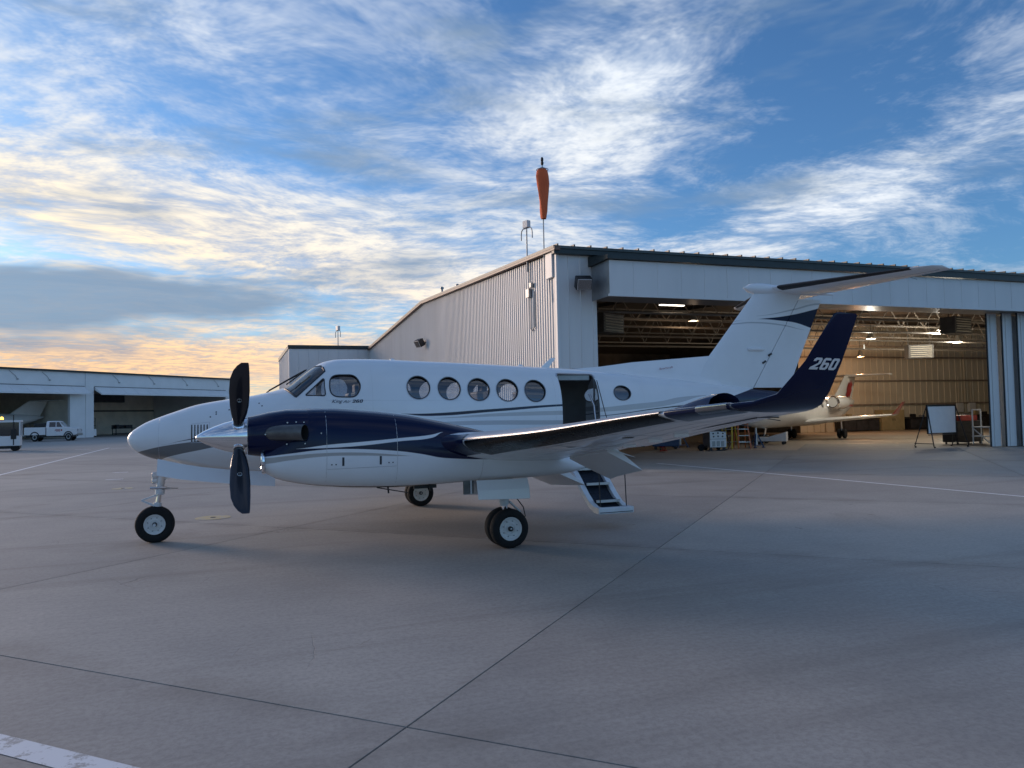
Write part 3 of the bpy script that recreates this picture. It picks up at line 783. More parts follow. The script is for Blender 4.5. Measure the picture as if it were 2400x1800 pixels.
MB().add([(1.41, -.80, 1.38), (1.41, .80, 1.38), (.865, .66, 1.86), (.865, -.66, 1.86)], [(0,1,2,3)]).build('windshield', M_GLASSD, cb)
sideprism('service_body', [(-.70, .62), (-.70, 1.36), (-3.05, 1.36), (-3.05, .62)], .98, M_TRW, tr, .02)
for k in range(3):
    MB().bb((-.76-k*.76, .985, .72), (-1.46-k*.76, .995, 1.30)).build('locker_door', M_TRW, tr, bevel=.01)
m = MB()
for x in (-.75, -1.9, -3.0):
    for s in (-.9, .9): m.tube([(x, s, 1.36), (x, s, 1.75)], .025, 6)
for s in (-.9, .9): m.tube([(-.75, s, 1.75), (-3.0, s, 1.75)], .025, 6)
m.build('rack', M_DARK, tr)
MB().bb((-.75, -.85, 1.38), (-2.0, .85, 1.72)).build('tool_chest', M_DARK, tr, bevel=.02)
MB().bb((2.86, -.93, .5), (2.98, .93, .72)).build('front_bumper', M_GREYM, tr, bevel=.03)
MB().bb((-3.05, -.93, .5), (-3.2, .93, .68)).build('rear_bumper', M_GREYM, tr, bevel=.03)
for s in (-1, 1): MB().bb((2.80, s*.62, .92), (2.89, s*.92, 1.12)).build('headlight', M_LENS, tr, bevel=.02)
for s in (-1, 1): MB().bb((-3.02, s*.80, .85), (-3.07, s*.96, 1.15)).build('tail_light', M_JRED, tr)
MB().bb((2.3, -.8, .38), (-2.9, .8, .62)).build('chassis', M_DARK, tr)
for x in (1.87, -1.88):
    for s in (-1, 1):
        m = MB(); arc = [(x+.50*math.cos(a), s*.965, .40+.50*math.sin(a)) for a in [PI*k/12 for k in range(13)]]
        m.tube(arc, .06, 6); m.build('wheel_arch', M_DARK, tr)
        wy = s*.83
        MB().lathe([(.24, -.13), (.37, -.13), (.41, -.09), (.41, .09), (.37, .13), (.24, .13)], (x, wy, .40), (0, 1, 0), 24).build('tyre', M_TYRE, tr, smooth=True)
        MB().lathe([(.05, -.10), (.24, -.12), (.25, -.08), (.25, .08), (.24, .12), (.05, .10)], (x, wy+s*.02, .40), (0, 1, 0), 20).build('rim', M_GREYM, tr, smooth=True)
for s in (-1,):
    m = MB()
    for k, (w, z) in enumerate(((.55, 1.10), (.62, 1.02), (.45, .94))): m.bb((.95-.0, s*.957, z), (.95-w, s*.962, z+.045))
    m.bb((1.18, s*.957, .98), (1.02, s*.962, 1.14)); m.build('door_lettering', M_JRED, tr)
# ------------------------------------------------------------------ tug with beacon at the left edge
tg = thing('ground_cart', 'white airport ground power cart with amber beacon at the left edge', 'cart', (17.75, -46.0, 0), R(8))
MB().bb((-.98, -.7, .34), (1.0, .7, .98)).build('body', M_LW, tg, bevel=.02)
MB().bb((-.95, -.55, .16), (.95, .55, .35)).build('chassis', M_DARK, tg)
for sx in (-.96, .96):
    for sy in (-.66, .66): MB().bb((sx-.04, sy-.04, .98), (sx+.04, sy+.04, 1.92)).build('corner_post', M_LW, tg)
MB().bb((-1.03, -.74, 1.88), (1.03, .74, 2.0)).build('roof', M_LW, tg, bevel=.02)
MB().bb((-.90, .60, 1.02), (.90, .62, 1.86)).build('side_window', M_GLASSD, tg)
MB().bb((-.90, -.62, 1.02), (.90, -.60, 1.86)).build('side_window', M_GLASSD, tg)
MB().box((-.62, .68, 1.1), (.30, .10, .65)).build('control_box', M_DARK, tg)
MB().tube([(-.62, .72, .4), (-.62, .72, 2.35)], .03, 6).build('mast', M_DARK, tg)
MB().box((.55, .705, .78), (.42, .02, .12)).build('handle', M_DARK, tg)
bc = MB().lathe([(.13, 0), (.13, .05), (.11, .06)], (.1, 0, 2.0), n=14).build('beacon_base', M_DARK, tg)
MB().lathe([(.10, .05), (.11, .10), (.09, .20), (.03, .25)], (.1, 0, 2.0), n=14).build('amber_beacon', emat('beacon_amber', (1, .55, .08), 2.2), bc, smooth=True)
for sx in (-.68, .68):
    for sy in (-.6, .6): MB().lathe([(.08, -.08), (.2, -.08), (.23, -.05), (.23, .05), (.2, .08), (.08, .08)], (sx, sy, .23), (0, 1, 0), 18).build('tyre', M_TYRE, tg, smooth=True)
# ------------------------------------------------------------------ the twin turboprop
WHITE, NAVY, GREY = (.82, .83, .845), (.0015, .007, .040), (.30, .295, .29)
def paint(name, build, rough=.22, coat=.3, spec=.35):
    """glossy aircraft paint; build(x, y, z) returns the colour socket in aircraft coordinates"""
    m, n, b = newmat(name)
    p = objpos(); x, y, z = sepxyz(p)
    c = build(x, y, z)
    d = noise(p, 2.2, 4, .6)
    c = mixc(sstep(d, .35, .75)*.10, c, (.60, .59, .57), 'MULTIPLY')
    setin(b, 'Base Color', c); setin(b, 'Roughness', d*.10+(rough-.05))
    b.inputs['Specular IOR Level'].default_value = spec; b.inputs['Coat Weight'].default_value = coat; b.inputs['Coat Roughness'].default_value = .03
    bump(b, noise(p, 1.3, 2, .5), .05, .02)
    return m
def fus_col(x, y, z):
    dom = (-7.5, 5.0, 0.6, 3.0)
    nose_up = [(4.9, 1.30), (4.757, 1.343), (4.453, 1.415), (4.026, 1.472), (3.5, 1.52), (2.5, 1.60)]
    nose_lo = [(4.9, 1.10), (4.5, 1.20), (4.404, 1.245), (4.192, 1.299), (3.96, 1.344), (3.5, 1.43), (2.5, 1.56)]
    c = mixc(band(x, z, nose_up, nose_lo, 2.4, 4.80, dom), WHITE, (.20, .198, .20))
    c = mixc(band(x, z, [(4.45, 1.437), (4.188, 1.490), (3.974, 1.531), (3.2, 1.64)], [(4.45, 1.437), (4.188, 1.484), (3.974, 1.515), (3.2, 1.60)], 3.0, 4.45, dom), c, NAVY)
    c = mixc(band(x, z, [(1.02, 1.822), (.653, 1.817), (-.53, 1.873), (-1.75, 1.931)], [(1.02, 1.820), (.653, 1.781), (-.53, 1.828), (-1.75, 1.897)], -1.74, 1.02, dom), c, NAVY)
    c = mixc(band(x, z, [(.5, 1.742), (.29, 1.75), (-.537, 1.799), (-1.75, 1.823)], [(.5, 1.740), (.29, 1.738), (-.536, 1.749), (-1.75, 1.753)], -1.76, .5, dom), c, (.54, .54, .55))
    c = mixc(band(x, z, [(1.6, 1.66), (.129, 1.684), (-.535, 1.685), (-1.75, 1.662)], [(1.6, 1.60), (.0, 1.621), (-.533, 1.613), (-1.75, 1.592)], -1.76, 1.6, dom), c, (.54, .54, .55))
    c = mixc(band(x, z, [(-2.4, 1.860), (-3.09, 1.912), (-3.75, 1.962), (-4.13, 2.022), (-4.8, 2.06)], [(-2.4, 1.79), (-3.09, 1.817), (-3.75, 1.866), (-4.13, 1.924), (-4.8, 2.05)], -4.8, -2.42, dom), c, (.54, .54, .55))
    c = mixc(band(x, z, [(-2.4, 1.722), (-3.75, 1.846), (-4.6, 1.90)], [(-2.4, 1.712), (-3.75, 1.828), (-4.6, 1.87)], -4.6, -2.42, dom), c, NAVY)
    tn = curve_node(x, [(-4.3, 1.70), (-5.195, 1.973), (-5.865, 2.142), (-6.817, 2.361), (-7.4, 2.45)], *dom)
    return mixc(edge(tn-z)*edge(-4.3-x), c, NAVY)
def nac_col(x, y, z):
    dom = (-1.0, 3.6, .6, 2.2)
    bd = curve_node(x, [(3.3, 1.31), (3.077, 1.335), (2.847, 1.362), (2.417, 1.401), (2.124, 1.399), (1.824, 1.381), (1.517, 1.351), (1.267, 1.311), (.9, 1.24)], *dom)
    c = mixc(edge(z-bd), WHITE, NAVY)
    c = mixc(band(x, z, [(2.748, 1.42), (2.388, 1.457), (1.973, 1.481), (1.515, 1.512), (1.104, 1.542), (.935, 1.573)], [(2.748, 1.419), (2.388, 1.42), (1.974, 1.436), (1.515, 1.474), (1.089, 1.507), (.935, 1.572)], .94, 2.75, dom), c, WHITE)
    c = mixc(band(x, z, [(3.08, 1.32), (2.847, 1.338), (2.389, 1.36), (1.975, 1.35), (1.518, 1.305), (1.362, 1.287)], [(3.08, 1.25), (2.848, 1.282), (2.389, 1.32), (1.975, 1.313), (1.518, 1.29), (1.362, 1.286)], 1.37, 3.3, dom), c, (.45, .43, .41))
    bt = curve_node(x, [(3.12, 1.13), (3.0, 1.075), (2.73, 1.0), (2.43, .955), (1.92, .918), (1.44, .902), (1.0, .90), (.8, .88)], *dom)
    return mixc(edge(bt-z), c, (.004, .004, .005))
def fin_col(x, y, z):
    dom = (-8.5, -4.5, 2.0, 4.5)
    c = mixc(band(x, z, [(-5.72, 3.503), (-6.3, 3.555), (-6.964, 3.635), (-7.687, 3.786), (-8, 3.86)], [(-5.72, 3.499), (-6.181, 3.545), (-6.871, 3.525), (-7.153, 3.502), (-7.544, 3.415), (-8, 3.30)], -8.2, -5.6, dom), WHITE, NAVY)
    c = mixc(band(x, z, [(-6.23, 3.613), (-7.111, 3.775), (-7.71, 3.91)], [(-6.23, 3.608), (-7.111, 3.745), (-7.71, 3.875)], -7.9, -6.2, dom), c, (.50, .51, .53))
    c = mixc(band(x, z, [(-5.6, 3.45), (-6.093, 3.487), (-6.868, 3.45), (-7.397, 3.364)], [(-5.6, 3.43), (-6.093, 3.462), (-6.868, 3.425), (-7.397, 3.358)], -7.4, -5.5, dom), c, (.50, .51, .53))
    return c
M_FUS = paint('fuselage_paint', fus_col, .22, .2, .35)
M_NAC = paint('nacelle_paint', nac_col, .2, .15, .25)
M_FIN = paint('fin_paint', fin_col, .25, .04, .10)
M_PW = paint('white_aircraft_paint', lambda x, y, z: mixc(0.0, WHITE, WHITE))
M_PN = paint('navy_aircraft_paint', lambda x, y, z: mixc(0.0, NAVY, NAVY), .16, .12, .25)
M_BOOT = mat('black_boot_rubber', (.004, .004, .005), .28, var=.3, ior=1.4)
M_BOOT.node_tree.nodes['Principled BSDF'].inputs['Specular IOR Level'].default_value = .12
M_BOOTM = mat('matt_boot_rubber', (.010, .010, .012), .5, var=.3)
M_PROP = mat('propeller_paint', (.010, .013, .022), .22, coat=.5, var=.2)
M_EXH = mat('exhaust_steel', (.13, .13, .132), .42, metal=.7, var=.25, scale=5)
M_SOOT = mat('exhaust_soot', (.004, .004, .004), .9, var=.3)
M_FRAME = mat('window_rubber', (.03, .035, .045), .5, var=.2)
M_SILV = mat('window_bezel', (.55, .56, .58), .3, metal=.8, var=.1)
M_GL = glass('cabin_glass', (.80, .86, .92), .12)
M_WS = glass('windshield_glass', (.50, .60, .64), .10)
M_LIN = mat('cabin_lining', (.26, .25, .24), .8, var=.1)
M_SEAT = mat('seat_leather', (.20, .16, .13), .55, var=.15)
M_CARP = mat('stair_carpet', (.012, .018, .030), .9, var=.4, scale=20)
M_STRUT = mat('gear_white', (.66, .68, .70), .35, var=.08)
M_LETT = mat('navy_lettering', (.012, .018, .05), .4, var=.1)
M_LETR = mat('red_lettering', (.28, .03, .05), .4, var=.1)
M_LETW = mat('white_lettering', (.78, .78, .79), .4, var=.03)
plane = thing('airplane', 'white and navy twin-propeller aeroplane with 260 on its winglet', 'airplane', (0, 0, 0))
# ---- hull
f_top = pchip([(4.93, 1.53), (4.91, 1.585), (4.86, 1.645), (4.80, 1.69), (4.68, 1.765), (4.5, 1.84), (4.28, 1.92), (3.97, 2.02), (3.54, 2.095), (3.23, 2.14), (2.96, 2.195), (2.70, 2.27), (2.50, 2.42), (2.28, 2.585), (2.09, 2.675), (1.9, 2.71), (1.5, 2.718), (.49, 2.685), (-.74, 2.635), (-1.45, 2.60), (-2.16, 2.565), (-2.89, 2.505), (-3.41, 2.455), (-4.39, 2.37), (-5.42, 2.265), (-6.02, 2.195), (-6.8, 2.10), (-7.25, 2.03)])
f_bot = pchip([(4.93, 1.51), (4.91, 1.46), (4.86, 1.385), (4.80, 1.335), (4.58, 1.23), (4.45, 1.195), (4.21, 1.13), (3.97, 1.075), (3.52, 1.01), (3.05, .965), (2.4, .93), (1.5, .91), (0, .90), (-1.5, .92), (-2.5, 1.0), (-3.5, 1.16), (-4.5, 1.36), (-5.5, 1.58), (-6.5, 1.82), (-7.25, 1.99)])
f_hw = pchip([(4.93, .012), (4.91, .07), (4.86, .135), (4.80, .18), (4.58, .275), (4.28, .37), (3.97, .45), (3.5, .55), (3.0, .645), (2.5, .705), (2.0, .735), (1.5, .745), (-1.6, .745), (-2.3, .71), (-3, .635), (-4, .50), (-5, .365), (-6, .225), (-6.8, .10), (-7.25, .02)])
f_n = pchip([(4.93, 2.0), (4.2, 2.1), (3.2, 2.3), (2.0, 2.45), (-2, 2.45), (-4, 2.2), (-7.25, 2.0)])
def hull_par(x, ins=0.0):
    t, b, w, n = f_top(x)-ins, f_bot(x)+ins, f_hw(x)-ins, f_n(x)
    return t, b, max(w, .004), n, b+(t-b)*.50
def hull_ring(x, N, ins=0.0):
    t, b, w, n, zc = hull_par(x, ins); r = []
    for k in range(N):
        a = 2*PI*k/N; c, s = math.cos(a), math.sin(a)
        r.append((x, w*math.copysign(abs(c)**(2/n), c), zc+(t-zc)*math.copysign(abs(s)**(2/n), s)))
    return r
def hull_lev(x, y, z, ins=0.0):
    t, b, w, n, zc = hull_par(x, ins)
    return (abs(y/w)**n+abs((z-zc)/(t-zc))**n)**(1/n)
def hull_y(x, z, ins=0.0):
    t, b, w, n, zc = hull_par(x, ins)
    q = 1-abs((z-zc)/(t-zc))**n
    return w*max(q, 0)**(1/n)
def hull_n(p):
    x, y, z = p; e = .002
    x = min(max(x, -7.2), 4.925)
    g = Vector((hull_lev(x+e, y, z)-hull_lev(x-e, y, z), hull_lev(x, y+e, z)-hull_lev(x, y-e, z), hull_lev(x, y, z+e)-hull_lev(x, y, z-e)))
    return g.normalized() if g.length > 1e-9 else Vector((1, 0, 0))
def hull_mesh(xs, N, ins=0.0):
    return MB().loft([hull_ring(x, N, ins) for x in xs])
# side-view outlines of the openings (x, z)
def circ(cx, cz, rx, rz, n=28): return [(cx+rx*math.cos(2*PI*k/n), cz+rz*math.sin(2*PI*k/n)) for k in range(n)]
WIN = [(.725, 2.230, .183, .180), (.225, 2.212, .183, .180), (-.265, 2.190, .183, .179), (-.755, 2.175, .183, .178), (-1.245, 2.160, .183, .178)]
AFT = (-2.92, 2.112, .175, .128)
def rpoly(pts, r=.05, n=4):
    """round the corners of a polygon"""
    out = []; k = len(pts)
    for i in range(k):
        p0, p1, p2 = Vector(pts[i-1]), Vector(pts[i]), Vector(pts[(i+1) % k])
        a = (p0-p1); b = (p2-p1); ra = min(r, a.length*.45, b.length*.45)
        A, B = p1+a.normalized()*ra, p1+b.normalized()*ra
        for j in range(n+1):
            t = j/n; out.append(tuple(A*(1-t)**2+p1*2*t*(1-t)+B*t*t))
    return out
COCK = rpoly([(2.085, 2.435), (2.09, 2.10), (1.70, 2.088), (1.615, 2.26), (1.70, 2.435)], .14, 6)
TRI = rpoly([(2.45, 2.125), (2.165, 2.39), (2.155, 2.115)], .035)
WSH = [(2.715, 2.24), (2.575, 2.105), (2.145, 2.495), (2.17, 2.60), (2.50, 2.60), (2.80, 2.30)]
DOOR = rpoly([(-1.71, 2.455), (-2.43, 2.44), (-2.43, 1.02), (-1.72, 1.02)], .07)
def prism_y(m, poly, y0, y1):
    n = len(poly); vs = [(x, y0, z) for x, z in poly]+[(x, y1, z) for x, z in poly]
    m.add(vs, [tuple(range(n))[::-1], tuple(range(n, 2*n))]+[(i, (i+1) % n, n+(i+1) % n, n+i) for i in range(n)])
def cutters(deep):
    m = MB()
    for s in (1, -1):
        d = deep
        for c in WIN: prism_y(m, circ(*c), s*(.45 if not d else .3), s*1.2)
        prism_y(m, circ(*AFT), s*(.35 if not d else .3), s*1.2)
        prism_y(m, COCK, s*(.35 if not d else .3), s*1.2)
        prism_y(m, TRI, s*.3, s*1.2)
        prism_y(m, WSH, s*.028, s*1.2)
    prism_y(m, DOOR, .32, 1.2)
    return m.mesh('cutter')
def boolean(me, cut):
    a = bpy.data.objects.new('a', me); b = bpy.data.objects.new('b', cut)
    COL.objects.link(a); COL.objects.link(b)
    md = a.modifiers.new('b', 'BOOLEAN'); md.operation = 'DIFFERENCE'; md.object = b; md.solver = 'EXACT'
    dg = bpy.context.evaluated_depsgraph_get(); dg.update()
    out = bpy.data.meshes.new_from_object(a.evaluated_get(dg))
    bpy.data.objects.remove(a); bpy.data.objects.remove(b)
    return out
xs = [4.93, 4.925, 4.915, 4.90, 4.88, 4.86, 4.83, 4.80, 4.75, 4.70, 4.64]+[4.58-.1*k for k in range(18)]
x_ = xs[-1]-.05
while x_ > 1.9: xs.append(x_); x_ -= .05
while x_ > -7.2: xs.append(x_); x_ -= .14
xs.append(-7.25)
hull = boolean(hull_mesh(xs, 128).mesh('hull'), cutters(False))
def strip_inner(me, ins, jamb):
    bm = bmesh.new(); bm.from_mesh(me); dead = []
    for f in bm.faces:
        c = f.calc_center_median()
        lev = [hull_lev(min(max(v.co.x, -7.24), 4.929), v.co.y, v.co.z, ins) for v in f.verts]
        on = max(abs(l-1) for l in lev) < .02
        if on: continue
        capface = min(lev) < .98 and (not jamb or abs(f.normal.y) > .7 or max(lev) < .97)
        if capface or not jamb or (1.0 < c.x and c.z > 2.10 and c.x > 2.12) or (c.x < -1.65 and c.x > -2.5): dead.append(f)
    bmesh.ops.delete(bm, geom=dead, context='FACES')
    bm.to_mesh(me); bm.free()
strip_inner(hull, 0.0, False)
def hull_normals(me):
    for p in me.polygons: p.use_smooth = True
    nl = []
    for p in me.polygons:
        for li in p.loop_indices:
            v = me.vertices[me.loops[li].vertex_index].co
            n = hull_n(v)
            nl.append(tuple(n) if n.dot(p.normal) > .55 else tuple(p.normal))
    me.normals_split_custom_set(nl)
hull_normals(hull)
hull.materials.clear(); hull.materials.append(M_FUS)
fus = link('fuselage', hull, plane)
# lining, floor and bulkheads
lxs = [2.62-.12*k for k in range(46)]
lin = boolean(hull_mesh(lxs, 48, .05).mesh('lining'), cutters(True))
strip_inner(lin, .05, False)
for p in lin.polygons: p.use_smooth = True
lin.materials.clear(); lin.materials.append(M_LIN); link('cabin_lining', lin, fus)
MB().bb((2.5, -.62, 1.28), (-2.85, .62, 1.33)).build('cabin_floor', M_CARP, fus)
for x in (1.35,):
    for s in (-1, 1):
        zz = [1.33+.12*k for k in range(11)]
        poly = [Vector((x, s*.28, 1.33))]+[Vector((x, s*max(.285, hull_y(x, z, .055)), z)) for z in zz]+[Vector((x, s*.28, 2.53))]
        MB().prism(poly, (0, 0, 0), (-.04, 0, 0)).build('bulkhead', M_LIN, fus)
def seat(x, y, f):
    t = MB(); t.box((x, y, 1.55), (.46, .44, .16)); t.box((x-.25*f, y, 1.88), (.13, .44, .62), Matrix.Rotation(R(8*f), 3, 'Y'))
    t.box((x-.31*f, y, 2.23), (.10, .28, .20)); t.box((x, y-.24, 1.70), (.42, .06, .08)); t.box((x, y+.24, 1.70), (.42, .06, .08)); t.box((x, y, 1.40), (.36, .3, .16))
    t.build('cabin_seat', M_SEAT, fus, bevel=.04)
for x, f in ((1.85, 1), (.65, -1), (-.35, 1), (-1.15, 1)):
    for y in (-.36, .36):
        if x < -1 and y > 0: continue
        seat(x, y, f)
MB().box((2.52, 0, 1.98), (.16, 1.0, .22)).build('instrument_panel', M_DARK, fus, bevel=.03)
# panes: hull-shaped patches behind each opening
def pane(poly, s, m, nm, ins=.012, nx=14, grow=1.02, ymin=None):
    px = [p[0] for p in poly]; pz = [p[1] for p in poly]; cx = (min(px)+max(px))/2; cz = (min(pz)+max(pz))/2
    c = [(cx, cz)]; R_ = 5; n = len(poly); vs = []; fs = []
    def P(x, z): return (x, s*max(hull_y(x, z, ins), ymin or 0), z)
    vs.append(P(cx, cz))
    for r in range(1, R_+1):
        for x, z in poly: vs.append(P(cx+(x-cx)*grow*r/R_, cz+(z-cz)*grow*r/R_))
    for k in range(n): fs.append((0, 1+k, 1+(k+1) % n))
    for r in range(R_-1):
        for k in range(n):
            k2 = (k+1) % n; a = 1+r*n
            fs.append((a+k, a+n+k, a+n+k2, a+k2))
    return MB().add(vs, fs).build(nm, m, fus, smooth=True)
def rim(poly, s, m, nm, r=.009, out=.001, grow=1.0, par=None):
    px = [p[0] for p in poly]; pz = [p[1] for p in poly]; cx = (min(px)+max(px))/2; cz = (min(pz)+max(pz))/2
    pts = []
    for x, z in poly+poly[:1]:
        x, z = cx+(x-cx)*grow, cz+(z-cz)*grow
        pts.append((x, s*(hull_y(x, z)+out), z))
    return MB().tube(pts, r, 6, False).build(nm, m, par or fus, smooth=True)
for s in (1, -1):
    for c in WIN+[AFT]:
        pane(circ(*c), s, M_GL, 'cabin_window', .022); rim(circ(*c, 40), s, M_FRAME, 'window_frame', .008)
        rim(circ(*c, 40), s, M_SILV, 'window_bezel', .005, .003, 1.055)
    pane(COCK, s, M_GL, 'cockpit_window', .018); rim(COCK, s, M_FRAME, 'window_frame', .010)
    pane(TRI, s, M_GL, 'quarter_window', .018); rim(TRI, s, M_FRAME, 'window_frame', .010)
# windshield panes follow the hull between the base and the brow
def ws_pt(x, z, s, out):
    return Vector((x, s*hull_y(x, z), z))
def in_poly(x, z, poly):
    c = False; j = len(poly)-1
    for i in range(len(poly)):
        if (poly[i][1] > z) != (poly[j][1] > z) and x < (poly[j][0]-poly[i][0])*(z-poly[i][1])/(poly[j][1]-poly[i][1])+poly[i][0]: c = not c
        j = i
    return c
wxs = [2.80-.025*k for k in range(28)]
for s in (1, -1):
    m = MB(); N = 40; g = {}
    for i, x in enumerate(wxs):
        t, b, w, n, zc = hull_par(x, .010)
        for k in range(N+1):
            a = PI/2*k/N; c_, s_ = math.cos(a), math.sin(a)
            g[i, k] = (x, s*w*c_**(2/n), zc+(t-zc)*s_**(2/n))
    idx = {}; vs = []; fs = []
    def vid(k):
        if k not in idx: idx[k] = len(vs); vs.append(g[k])
        return idx[k]
    for i in range(len(wxs)-1):
        for k in range(N):
            q = [(i, k), (i+1, k), (i+1, k+1), (i, k+1)]
            if any(in_poly(g[a][0], g[a][2], WSH) for a in q): fs.append(tuple(vid(a) for a in q))
    m.add(vs, fs).build('windshield_pane', M_WS, fus, smooth=True)
    # frame: base, aft edge and brow
    def walk(a, b, n=14):
        out = []
        for k in range(n+1):
            x = a[0]+(b[0]-a[0])*k/n; z = a[1]+(b[1]-a[1])*k/n
            z = min(z, f_top(x)-.001); out.append((x, s*max(hull_y(x, z), .03), z))
        return out
    fr = walk((2.715, 2.24), (2.575, 2.105))+walk((2.575, 2.105), (2.145, 2.495))[1:]+walk((2.145, 2.495), (2.16, 2.56), 4)[1:]
    MB().tube(fr, .017, 8).build('windshield_frame', M_FRAME, fus, smooth=True)
    wpth = [(2.97, s*.22, f_top(2.97)+.0), (2.95, s*.24, f_top(2.95)+.02), (2.60, s*.34, 2.42), (2.42, s*.36, 2.52)]
    MB().tube(wpth, .010, 6).build('wiper', M_DARK, fus)
    MB().bar((2.66, s*.36, 2.33), (2.40, s*.34, 2.53), .03, .018).build('wiper_blade', M_DARK, fus)
# nose louvres, panel seams, probes
for s in (1, -1):
    for k in range(6):
        x = 4.03-k*.042
        m = MB(); zs = [1.47+.25*j/6 for j in range(7)]
        m.add([(x+a*.010+.03*(j/6-.5)*0, s*(hull_y(x, z)+.0015), z) for j, z in enumerate(zs) for a in (-1, 1)], [(2*j, 2*j+1, 2*j+3, 2*j+2) for j in range(6)])
        m.build('nose_louvre', M_DARK, fus)
    lp = [(4.04, 1.46), (4.045, 1.73), (3.79, 1.755), (3.78, 1.46)]
    def seam(pts, w=.003, n=10):
        path = []
        for a, b in zip(pts[:-1], pts[1:]):
            for j in range(n): path.append((a[0]+(b[0]-a[0])*j/n, a[1]+(b[1]-a[1])*j/n))
        path.append(pts[-1])
        MB().tube([(x, s*(hull_y(x, z)-.001), z) for x, z in path], w, 4).build('panel_seam', M_SILV, fus)
    seam(lp+lp[:1])
    seam([(4.48, 1.83), (4.483, 1.6), (4.485, 1.25)], .0025)
    seam([(3.28, 2.10), (3.285, 1.6), (3.29, 1.05)], .002)
    seam([(-1.60, 2.52), (-1.60, 2.0), (-1.60, 1.4)], .002)
    seam([(2.15, 2.04), (1.5, 2.035), (.0, 2.02)], .0018)
    seam([(1.45, 2.55), (1.45, 2.0), (1.45, 1.4)], .002)
    seam([(-3.35, 2.38), (-3.38, 1.8), (-3.4, 1.4)], .002)
    for x, z in ((3.78, 1.83), (3.70, 1.87), (3.70, 1.90), (3.52, 1.93), (3.10, 2.02), (3.06, 1.98)):
        MB().lathe([(.012, 0), (.010, .004)], (x, s*hull_y(x, z), z), hull_n((x, s*hull_y(x, z), z)), 10).build('static_port', M_FRAME, fus)
# lettering wrapped on the hull and fin
def wrap_text(s_, size, x0, z0, m, nm, slope=0.0, shear=.3, bold=.0, yf=None, par=None, width=None, spacing=1.0, out=.003):
    me = text_mesh(nm, s_, size, shear, bold, spacing)
    k = 1.0
    if width:
        mx = max(v.co.x for v in me.vertices); k = width/mx
    for v in me.vertices:
        x = x0-v.co.x*k; z = z0+v.co.y+v.co.x*k*slope
        v.co = (x, (yf(x, z) if yf else hull_y(x, z))+(out if yf else .006), z)
    me.materials.append(m)
    return link(nm, me, par or fus)
def glyph_mesh(s_, w, h, gap, shear, put):
    """heavy block numerals; put(u, v) maps the flat layout (metres right, metres up) to the surface"""
    m = MB(); x0 = 0.0
    def ring(x, y, W, H, c, t, tv):
        o = [(c, 0), (W-c, 0), (W, c), (W, H-c), (W-c, H), (c, H), (0, H-c), (0, c)]
        i = [(t+c*.3, tv), (W-t-c*.3, tv), (W-t, tv+c*.3), (W-t, H-tv-c*.3), (W-t-c*.3, H-tv), (t+c*.3, H-tv), (t, H-tv-c*.3), (t, tv+c*.3)]
        for k in range(8):
            j = (k+1) % 8; quad(*[(x+p[0], y+p[1]) for p in (o[k], o[j], i[j], i[k])])
    def quad(*ps): m.add([put(p[0]+p[1]*shear, p[1]) for p in ps], [tuple(range(len(ps)))])
    for ch in s_:
        t, tv, c = w*.34, h*.20, w*.16
        if ch == '0': ring(x0, 0, w, h, c, t, tv)
        elif ch == '6':
            ring(x0, 0, w, h*.60, c, t, tv*.9)
            quad((x0, h*.60-c), (x0+t, h*.60), (x0+t, h-tv), (x0+t*.9, h), (x0+c, h), (x0, h-c))
            quad((x0+t, h-tv), (x0+w, h-tv), (x0+w, h-c), (x0+w-c, h), (x0+t*.9, h))
        elif ch == '2':
            quad((x0, h-tv-h*.10), (x0+t, h-tv-h*.10), (x0+t, h-tv), (x0+t, h), (x0+c, h), (x0, h-c))
            quad((x0+t, h-tv), (x0+w-t, h-tv), (x0+w-t, h), (x0+t, h))
            quad((x0+w-t, h*.55), (x0+w, h*.52), (x0+w, h-c), (x0+w-c, h), (x0+w-t, h), (x0+w-t, h-tv))
            quad((x0, tv), (x0+t*1.5, tv), (x0+w, h*.52), (x0+w-t, h*.55))
            quad((x0, 0), (x0+w, 0), (x0+w, tv), (x0+t*1.5, tv), (x0, tv))
        x0 += w+gap
    return m
wrap_text('King', .070, 2.075, 2.006, M_LETT, 'model_lettering', 0, .45, 0, width=.17)
wrap_text('Air', .058, 1.905, 2.003, M_LETT, 'model_lettering', 0, .45, 0, width=.12)
glyph_mesh('260', .046, .046, .008, .3, lambda u, v: (1.765-u, hull_y(1.765-u, 2.004+v)+.006, 2.004+v)).build('model_lettering', M_LETT, fus, fixn=False)
# ---- airstair door opening and stairs
m = MB(); dp = [(-1.73, 1.03), (-1.71, 2.455), (-2.43, 2.44), (-2.43, 1.03)]
MB().tube([(x, hull_y(x, z)-.004, z) for x, z in rpoly([(-1.715, 1.05), (-1.705, 2.46), (-2.435, 2.445), (-2.435, 1.05)], .06)], .018, 6).build('door_frame', M_SILV, fus)
MB().bb((-1.78, .30, 2.34), (-2.38, .42, 2.44)).build('door_header', M_GREYM, fus, bevel=.01)
stair = MB()
prof = [(.66, 1.05), (.86, .88), (1.15, .66), (1.42, .44), (1.62, .31), (1.80, .25), (1.97, .245)]      # (y, z) outer skin
for xc in (-1.775, -2.265):
    rings = []
    for i, (y, z) in enumerate(prof):
        a = Vector(prof[min(i+1, 6)])-Vector(prof[max(i-1, 0)]); n = Vector((-a.y, a.x)).normalized()
        if n.y < 0: n = -n
        o = n*.085
        rings.append([(xc-.045, y, z), (xc+.045, y, z), (xc+.045, y+o.x, z+o.y), (xc-.045, y+o.x, z+o.y)])
    stair.loft(rings)
st = stair.build('airstair', M_STRUT, plane, bevel=.008)
